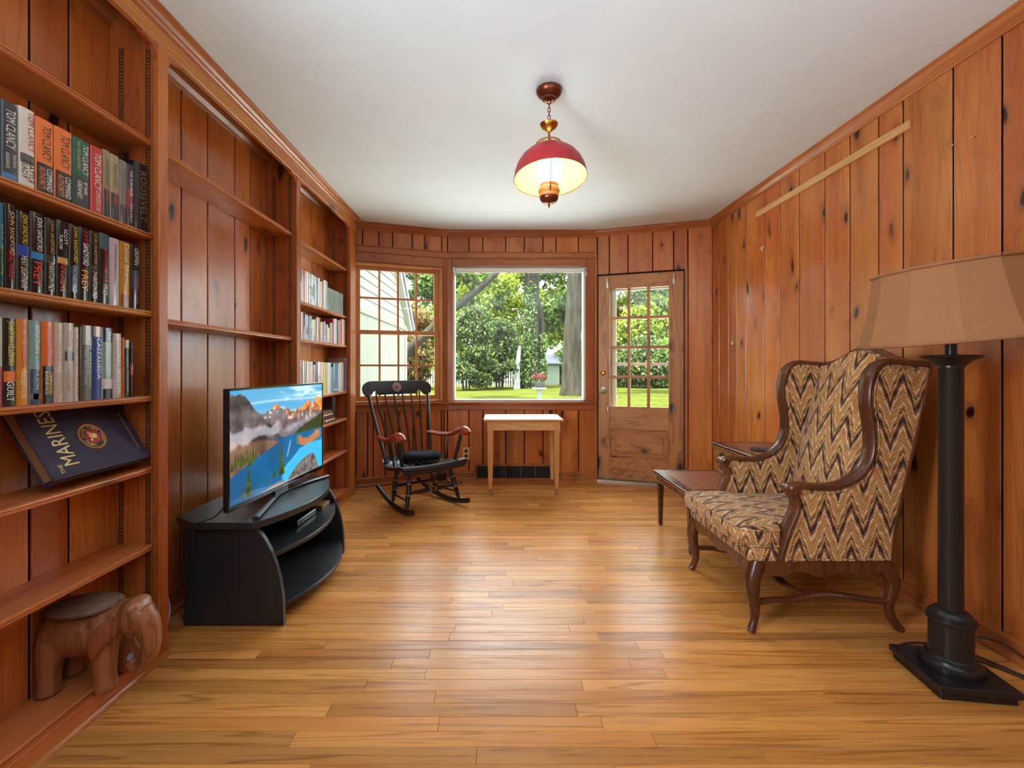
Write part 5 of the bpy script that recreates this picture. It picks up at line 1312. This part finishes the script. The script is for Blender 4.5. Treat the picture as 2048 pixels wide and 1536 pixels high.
# neck, head, brow, trunk, jaw
e.tube([(.08,0,.19),(.13,-.012,.205)], [.068,.058], 16)
e.ball((.155,-.018,.212),(.056,.054,.060),20,14); e.ball((.160,-.042,.244),(.034,.028,.026),14,10); e.ball((.165,.006,.244),(.034,.028,.026),14,10)
e.tube(catmull([(.180,-.022,.222),(.212,-.028,.180),(.222,-.032,.130),(.214,-.034,.090),(.192,-.034,.062),(.166,-.032,.058),(.150,-.030,.074)], 4), list(np.interp(np.linspace(0,1,25), [0,.3,.6,.85,1], [.046,.036,.027,.023,.020])), 14)
e.tube([(.150,-.02,.180),(.172,-.026,.140)], [.036,.020], 12)
me = remeshed(e, .0055); eo = link('body', me, M_ele, el, world=False)
sd_ = MB().lathe([(0,.240),(.97,.243),(1.0,.248),(1.0,.253),(.95,.2565),(0,.255)], (0,0,0), 40); sd_.v = [(x*.128-.03, y*.080, z) for x, y, z in sd_.v]
sd_.build('seat_disc', M_seatw, el, world=False, smooth=35)
for s in (-1, 1):
    ea = MB(); yo = -.018+s*.054
    pts = [(.140,yo,.240),(.105,yo+s*.022,.236),(.070,yo+s*.034,.205),(.062,yo+s*.036,.165),(.072,yo+s*.034,.128),(.092,yo+s*.028,.140),(.118,yo+s*.014,.165),(.142,yo+s*.002,.190)]
    pts = [tuple(p) for p in catmull(pts+[pts[0]], 3)[:-1]]
    k = len(pts); c_ = sum((Vector(p) for p in pts), Vector())/k
    ring2 = [tuple(Vector(p).lerp(c_, .5)+Vector((-.004, s*.010, 0))) for p in pts]; ring0 = [tuple(Vector(p)+Vector((0,-s*.010,0))) for p in pts]
    ea.loft([ring0, pts, ring2, [tuple(Vector(p).lerp(c_, .9)+Vector((-.003, s*.008, 0))) for p in pts]]).build('ear', M_ele, el, world=False, smooth=60)
    MB().tube([(.176,-.02+s*.026,.158),(.196,-.02+s*.034,.132),(.206,-.02+s*.036,.120)], [.010,.008,.004], 10).build('tusk', M_ele, el, world=False, smooth=60)
    MB().ball((.196,-.018+s*.036,.214),(.006,.005,.007),10,8).build('eye', plain('ele_eye', lin(58,30,22), .3), el, world=False, smooth=60)
MB().ball((.150,-.030,.082),(.012,.014,.012),12,8).build('trunk_tip_hollow', plain('pale_chip', lin(150,150,150), .5, vary=.5, nscale=60), el, world=False, smooth=60)
# ================================================================== OUTDOORS
GZ = -.10
t = NT('lawn_grass'); tc = t.new('ShaderNodeTexCoord')
n1 = t.noise(tc.outputs['Object'], .6, 4); n2 = t.noise(tc.outputs['Object'], 14, 3)
t.l(t.mix(t.mr(n2, .35, .65), t.mix(t.mr(n1, .35, .65), lin(27,36,9), lin(50,55,17)), lin(66,68,28)), t.b.inputs['Base Color']); t.set(Roughness=.9); t.b.inputs['Specular IOR Level'].default_value = 0; t.bump(n2, .5, .02)
gd = MB().box(-60, 60, 4.62, 90, GZ-.1, GZ).build('ground', t.m); gd['kind'] = 'structure'
pa = thing('bounce_slabs', 'unseen pale slabs added outside the bay windows to bounce daylight indoors', 'bounce_slabs', (1, 8, GZ))  # added paving below the sightline, throws daylight up to the far ceiling
M_slab = plain('pale_bounce_slab', lin(178,176,168), .9, vary=.06, nscale=4)
for i in range(6):
    for j in range(8):
        MB().box(-1.55+.9*i+.006, -.65+.9*i-.006, 5.0+.9*j+.006, 5.9+.9*j-.006, GZ-.02, GZ+.025).build('slab', M_slab, pa, bevel=.004)
st_ = MB().prism([(.0,-.15),(.9,-.15),(.9,-.55),(.0,-.55)], C1, dR, nR, Z, GZ+.026, -.02).build('door_step', plain('concrete', lin(170,168,160), .9, vary=.1)); tag(st_, 'pale concrete step outside the glazed door', 'step')

def leaf_mat(name, dark, mid, light, tr=.45):
    dark, mid, light = [tuple(x*.42 for x in c) for c in (dark, mid, light)]
    t = NT(name); at = t.new('ShaderNodeAttribute', attribute_name='tint')
    cr = t.new('ShaderNodeValToRGB'); e = cr.color_ramp; e.elements.new(.5)
    for el, p, c in zip(e.elements, (0, .5, 1), (dark, mid, light)): el.position = p; el.color = (*c, 1)
    t.l(at.outputs['Fac'], cr.inputs[0]); t.l(cr.outputs[0], t.b.inputs['Base Color']); t.set(Roughness=.55); t.b.inputs['Specular IOR Level'].default_value = .3
    tl = t.new('ShaderNodeBsdfTranslucent'); t.l(cr.outputs[0], tl.inputs[0]); mx = t.new('ShaderNodeMixShader'); mx.inputs[0].default_value = tr
    t.l(t.b.outputs[0], mx.inputs[1]); t.l(tl.outputs[0], mx.inputs[2]); t.l(mx.outputs[0], t.out.inputs[0]); return t.m
LF1 = leaf_mat('spring_leaves', lin(92,126,28), lin(172,194,52), lin(220,226,104))
LF2 = leaf_mat('green_leaves', lin(60,98,34), lin(132,170,56), lin(196,212,104))
LF3 = leaf_mat('dark_leaves', lin(34,56,24), lin(76,104,40), lin(160,172,84), .3)
LF4 = leaf_mat('russet_leaves', lin(80,52,36), lin(134,110,56), lin(180,170,90), .35)
LF5 = leaf_mat('ivy_leaves', lin(40,72,28), lin(92,132,48), lin(196,212,120), .3)
LFR = leaf_mat('red_blooms', lin(70,20,18), lin(110,42,32), lin(150,84,62), .3)
def bark(name, d, m, l): return wood(name, d, m, l, 'Z', 0, .9, .05, .7, .25, spec=.1)
M_bark = bark('grey_bark', lin(14,12,9), lin(32,29,22), lin(44,41,32))
def leaves(name, parent, blobs, n, size, m, seed, flat=.0, kind=None):
    """loose leaf blades inside ellipsoid blobs (c, r); denser towards each blob's skin"""
    rs = np.random.RandomState(seed); vol = np.array([b[1][0]*b[1][2]+b[1][1]*b[1][2] for b in blobs]); ix = rs.choice(len(blobs), n, p=vol/vol.sum())
    c = np.array([b[0] for b in blobs])[ix]; r = np.array([b[1] for b in blobs])[ix]
    d = rs.normal(size=(n, 3)); d /= np.linalg.norm(d, axis=1)[:, None]
    p = c+d*r*(rs.rand(n)**.45)[:, None]
    p[:, 2] = np.maximum(p[:, 2], GZ+.03)
    a = rs.normal(size=(n, 3)); a /= np.linalg.norm(a, axis=1)[:, None]; b = np.cross(a, rs.normal(size=(n, 3))); b /= np.linalg.norm(b, axis=1)[:, None]
    s = (size*(.6+.8*rs.rand(n)))[:, None]
    q = np.stack([p-a*s, p+b*s*.45, p+a*s, p-b*s*.45], 1).reshape(-1, 3)
    me = bpy.data.meshes.new(name); me.vertices.add(4*n); me.vertices.foreach_set('co', q.ravel())
    me.loops.add(4*n); me.loops.foreach_set('vertex_index', np.arange(4*n)); me.polygons.add(n)
    me.polygons.foreach_set('loop_start', np.arange(0, 4*n, 4)); me.polygons.foreach_set('loop_total', np.full(n, 4))
    me.update(); me.validate()
    at = me.attributes.new('tint', 'FLOAT', 'FACE'); at.data.foreach_set('value', np.clip(rs.rand(n)*.9+.1*(d[:, 2]), 0, 1))
    o = link(name, me, m, parent); 
    if kind: o['kind'] = kind
    return o
def blobs_for(x, y, z0, z1, w, k, seed, fat=1.0):
    rs = random.Random(seed); out = []
    for _ in range(k):
        r = w*rs.uniform(.22, .40)*fat
        out.append(((x+rs.uniform(-w, w)*.72, y+rs.uniform(-w, w)*.6, rs.uniform(z0, z1)), (r*1.15, r, r*.8)))
    return out
def tree(label, x, y, h, w, tw, n, size, m, seed, z0=2.0, cat='tree', group='trees beyond the lawn', k=16, name='leafy_tree'):
    t_ = thing(name, label, cat, (x, y, GZ), 0, group); rs = random.Random(seed)
    P_ = catmull([(x, y, GZ), (x+rs.uniform(-.1,.1)*tw*4, y, h*.35), (x+rs.uniform(-.2,.2)*tw*4, y, h*.8)], 4)
    MB().tube(P_, [tw*(1.25-.7*i/(len(P_)-1)) for i in range(len(P_))], 10).build('trunk', M_bark, t_, smooth=60)
    for q in range(4):
        a = rs.uniform(0, 2*PI); zz_ = h*rs.uniform(.35, .6)
        MB().tube(catmull([(x, y, zz_), (x+math.cos(a)*w*.4, y+math.sin(a)*w*.4, zz_+h*.1), (x+math.cos(a)*w*.8, y+math.sin(a)*w*.8, zz_+h*.22)], 3), [tw*.35, tw*.3, tw*.28, tw*.24, tw*.2, tw*.14, tw*.08], 7).build('branch', M_bark, t_, smooth=60)
    leaves('foliage', t_, blobs_for(x, y, z0, h, w, k, seed), n, size, m, seed); return t_
# tall background trees, left to right
for i, (x, y, h, w, tw, n, sz, m, z0, lab) in enumerate((
   (-19, 36, 15, 5.5, .3, 12000, .30, LF2, .6, 'leafy tree far left, seen through the small-paned window'),
   (-11.5, 38, 16, 5.2, .3, 18000, .25, LF1, .6, 'yellow-green tree behind the house wing'),
   (-5.6, 40, 16, 4.4, .3, 26000, .20, LF2, .8, 'green tree left of centre in the small-paned window'),
   (-1.2, 37, 16, 4.0, .3, 26000, .19, LF1, .8, 'yellow-green tree in the upper left of the picture window'),
   (3.2, 41, 17, 4.2, .32, 26000, .20, LF1, .8, 'bright spring-green tree behind the ivy-clad trunk'),
   (7.6, 38, 16, 4.2, .3, 26000, .20, LF2, .6, 'green tree behind the thick bare trunk'),
   (12.6, 36, 15, 4.6, .3, 26000, .20, LF1, .5, 'yellow-green tree filling the upper panes of the door'),
   (18.6, 36, 15, 5.5, .3, 12000, .30, LF2, .5, 'leafy tree at the far right beyond the door'))):
    tree(lab, x, y, h, w, tw, n, sz, m, 100+i, z0, k=44)
hg = thing('hedge', 'dense green hedge closing off the far end of the garden', 'hedge', (0, 33.5, GZ))
leaves('foliage', hg, [((-16+2.0*i, 34+(i % 3)*.4, .9+.35*(i % 2)), (1.7, .7, 1.25)) for i in range(19)], 20000, .15, LF1, 222)
MB().box(-17, 22, 34.1, 34.25, GZ, .9).build('hedge_stems', M_bark, hg)
# shrubs and small trees in the middle distance
for i, (x, y, h, w, n, sz, m, lab) in enumerate((
   (-5.2, 25, 5.2, 1.5, 5000, .13, LF4, 'russet small tree beside the corner of the house wing'),
   (-1.7, 24, 4.6, 1.15, 6500, .10, LF3, 'dark leafy shrub at the left of the picture window'),
   (.05, 26, 4.2, 1.1, 5500, .11, LF3, 'dark green shrub second from left in the picture window'),
   (1.0, 30, 3.4, 1.2, 4500, .13, LF2, 'mid green shrub left of the ivy-clad trunk'),
   (6.1, 32, 3.2, 1.6, 4000, .14, LF2, 'green shrub between the shed and the thick trunk'),
   (8.3, 27, 3.3, 1.7, 6000, .12, LF3, 'dark green shrub seen in the lower door panes, left'),
   (11.2, 27, 3.6, 1.8, 6000, .12, LF2, 'green shrub seen in the lower door panes, right'),
   (-8.6, 24, 2.4, 1.7, 5000, .12, LF2, 'low green shrub below the russet tree'))):
    s_ = thing('shrub', lab, 'shrub', (x, y, GZ), 0, 'shrubs at the edge of the lawn')
    for q in range(3): MB().tube([(x+(q-1)*.15, y, GZ), (x+(q-1)*.35, y+.1*q, h*.55)], [.06,.03], 7).build('stem', M_bark, s_, smooth=60)
    leaves('foliage', s_, blobs_for(x, y, .35, h*.85, w, 15, 300+i, 1.7), int(n*1.35), sz, m, 300+i)
# thick bare trunk on the right, ivy-clad trunk on the left
def big_tree(name, label, pts, radii, seed):
    t_ = thing(name, label, 'tree', (pts[0][0], pts[0][1], GZ)); P_ = catmull(pts, 6); n = len(P_)
    rr_ = list(np.interp(np.linspace(0, 1, n), np.linspace(0, 1, len(radii)), radii)); rings__ = []
    rs = np.random.RandomState(seed); wob = 1+.05*rs.randn(22)
    m_ = MB().tube(P_, rr_, 22); k = 22
    for j in range(n):
        for i in range(k):
            c_ = P_[j]; v_ = Vector(m_.v[j*k+i]); fl = 1+max(0, .35*(1-j/4))*max(0, math.sin(i*5*2*PI/k)) if j < 4 else 1
            m_.v[j*k+i] = tuple(c_+(v_-c_)*wob[i]*fl)
    m_.build('trunk', M_bark, t_, smooth=60); return t_, P_, rr_
bt, P_, rr_ = big_tree('oak_tree', 'thick bare grey tree trunk near the right of the picture window', [(3.20,19.6,GZ),(3.15,19.6,1.4),(3.22,19.6,3.2),(3.36,19.6,5.5),(3.5,19.6,9)], [.54,.385,.36,.35,.32], 5)
leaves('foliage', bt, blobs_for(3.4, 20.5, 6.8, 11, 3.0, 9, 71), 4000, .16, LF1, 71)
it, P_, rr_ = big_tree('ivy_clad_tree', 'tall tree trunk wrapped in ivy in the middle of the picture window', [(1.93,26.5,GZ),(1.92,26.5,2),(1.93,26.5,4.5),(2.02,26.5,7.5),(2.1,26.5,11)], [.60,.46,.44,.42,.38], 8)
MB().tube(catmull([(2.45,26.6,.6),(2.55,26.6,2.6),(2.45,26.5,4.2),(2.15,26.5,5.4)], 5), .16, 9).build('side_stem', M_bark, it, smooth=60)
iv = []
for j in range(0, 15): 
    p = P_[j]; iv.append(((p.x-.08, p.y-.30, p.z+.2), (.52-.012*j, .30, .42)))
iv += [((2.5, 26.4, 1.0), (.35,.3,.9)), ((2.55,26.4,2.4),(.3,.3,.8)), ((1.55,26.3,.7),(.55,.4,.8)), ((1.7,26.2,.3),(.9,.4,.35))]
leaves('ivy', it, iv, 9000, .085, LF5, 77)
leaves('foliage', it, blobs_for(2.2, 28, 6.5, 12, 3.2, 9, 78), 4500, .18, LF1, 78)
ln, P_, rr_ = big_tree('leaning_tree', 'dark leaning bough crossing the upper left corner of the picture window', [(-4.6,16,GZ),(-3.4,16,1.45),(-1.62,16,3.12),(-.55,16,4.0),(.3,16.2,4.9),(1.2,16.5,6.2)], [.22,.17,.135,.12,.10,.07], 9)
for a, b, c in (((-1.0,16,3.65),(-.9,16.2,4.3),(-1.5,16.4,5.0)), ((-.6,16,4.0),(-1.4,16,4.35),(-2.2,15.8,4.5)), ((-1.4,16,3.3),(-.9,15.9,3.2),(-.5,15.8,2.9))):
    MB().tube(catmull([a, b, c], 4), [.04,.036,.032,.03,.026,.022,.018,.014,.01], 6).build('branch', M_bark, ln, smooth=60)
leaves('foliage', ln, blobs_for(-1.2, 16.6, 4.2, 6.5, 1.9, 9, 79), 3000, .10, LF2, 79)
pt, P_, rr_ = big_tree('pale_tree', 'slim pale sunlit trunk left of the ivy-clad tree', [(1.02,25.5,GZ),(1.05,25.5,1.1),(1.18,25.5,2.3)], [.16,.14,.09], 10)
pt.children[0].data.materials[0] = bark('pale_bark', lin(70,70,64), lin(104,106,98), lin(124,126,118))
# ---- shed
sh = thing('garden_shed', 'pale green garden shed with grey roof behind the ivy-clad trunk', 'shed', (3.25, 31, GZ))
M_shed = plain('shed_paint', lin(98,106,84), .7, vary=.08, nscale=3)
MB().box(2.35, 4.15, 31, 32.8, GZ, 1.40).build('shed_wall', M_shed, sh)
for i in range(9): MB().box(2.35+.2*i, 2.35+.2*i+.195, 30.98, 31.0, GZ, 1.40).build('board', M_shed, sh)
rf = MB().prism([(-.25, 0), (1.0, .62), (2.25, 0), (2.25, -.07), (1.0, .54), (-.25, -.07)], (0, 30.9, 1.40), (0,1,0), Z, (1,0,0), 2.15, 4.35).build('roof', plain('grey_shingle', lin(80,82,86), .8, vary=.2, nscale=8), sh)
# ---- white picket fence along the back
M_fence = plain('fence_paint', lin(122,122,118), .7)
fe = thing('picket_fence', 'low white picket fence in dappled light at the back of the lawn', 'fence', (-2.5, 29, GZ))
for z in (.28, .72): MB().box(-5.2, 1.7, 29.0, 29.03, z, z+.07).build('fence_rail', M_fence, fe)
pk = MB().prism([(-.04, GZ), (.04, GZ), (.04, .88), (0, .96), (-.04, .88)], (0,0,0), (1,0,0), Z, (0,1,0), 28.97, 29.0).mesh('picket'); pk.materials.append(M_fence)
for i in range(46):
    o = bpy.data.objects.new('picket', pk); COL.objects.link(o); o.parent = fe
    o.location = (-5.15+i*.15+2.5, -29, -GZ)
# ---- planter on a post
pn = thing('flower_planter', 'post-mounted planter full of red flowers out on the lawn', 'planter', (1.135, 12.7, GZ))
M_post = plain('weathered_green_paint', lin(70,82,70), .7, vary=.15); fx, fy_ = 1.135, 12.7
MB().box(fx-.06, fx+.06, fy_-.06, fy_+.06, GZ, .50).build('post', M_post, pn, bevel=.008)
MB().box(fx-.19, fx+.19, fy_-.19, fy_+.19, .50, .54).build('tray', M_post, pn, bevel=.006)
MB().lathe([(0,.54),(.11,.54),(.16,.68),(.17,.68),(.17,.705),(.14,.705),(0,.69)], (fx, fy_, 0), 24).build('pot', plain('dark_pot', lin(36,32,25), .8), pn, smooth=35)
leaves('flowers', pn, [((fx, fy_, .82), (.22,.20,.12))], 700, .034, LFR, 88)
leaves('leaves', pn, [((fx, fy_, .74), (.19,.19,.08))], 220, .038, LF5, 89)
# ---- wing of the house seen through the small-paned window
hw = thing('house_wing', 'pale green clapboard wing of the house outside the small-paned window', 'house', (-1.9, 6.5, GZ))
M_side = plain('sage_siding', lin(78,80,64), .7, vary=.05, nscale=3)
WX = -1.72
MB().prism([(4.72, GZ), (8.4, GZ), (8.4, 1.80), (7.3, 2.82), (4.72, 5.2)], (0,0,0), (0,1,0), Z, (1,0,0), WX-.2, WX).build('wall_core', M_side, hw)
for i in range(6):
    y = 4.74+i*.6
    MB().box(WX, WX+.012, y, min(y+.594, 8.33), GZ, 1.78).build('wall_panel', M_side, hw, bevel=.003)
for i in range(20):
    z = 1.86+i*.125; y1 = 8.48-(z-1.80)*1.078
    if y1 < 4.9: break
    MB().prism([(0, 0), (.020, 0), (.006, .132), (0, .132)], (WX, 0, z), (1,0,0), Z, (0,1,0), 4.74, y1).build('clapboard', M_side, hw)
MB().box(WX, WX+.035, 4.74, 8.45, 1.78, 1.865).build('band_board', M_side, hw, bevel=.004)
MB().box(WX, WX+.03, 8.30, 8.42, GZ, 1.80).build('corner_board', plain('pale_trim', lin(104,106,90), .6), hw, bevel=.004)
MB().prism([(8.50, 1.76), (8.62, 1.76), (5.0, 5.12), (4.88, 5.12)], (0,0,0), (0,1,0), Z, (1,0,0), WX-.15, WX+.10).build('rake_board', MATS['pale_trim'], hw, bevel=.004)
MB().prism([(8.60, 1.79), (8.68, 1.84), (5.06, 5.20), (4.98, 5.15)], (0,0,0), (0,1,0), Z, (1,0,0), WX-2.5, WX+.13).build('roof_slope', MATS['grey_shingle'], hw)
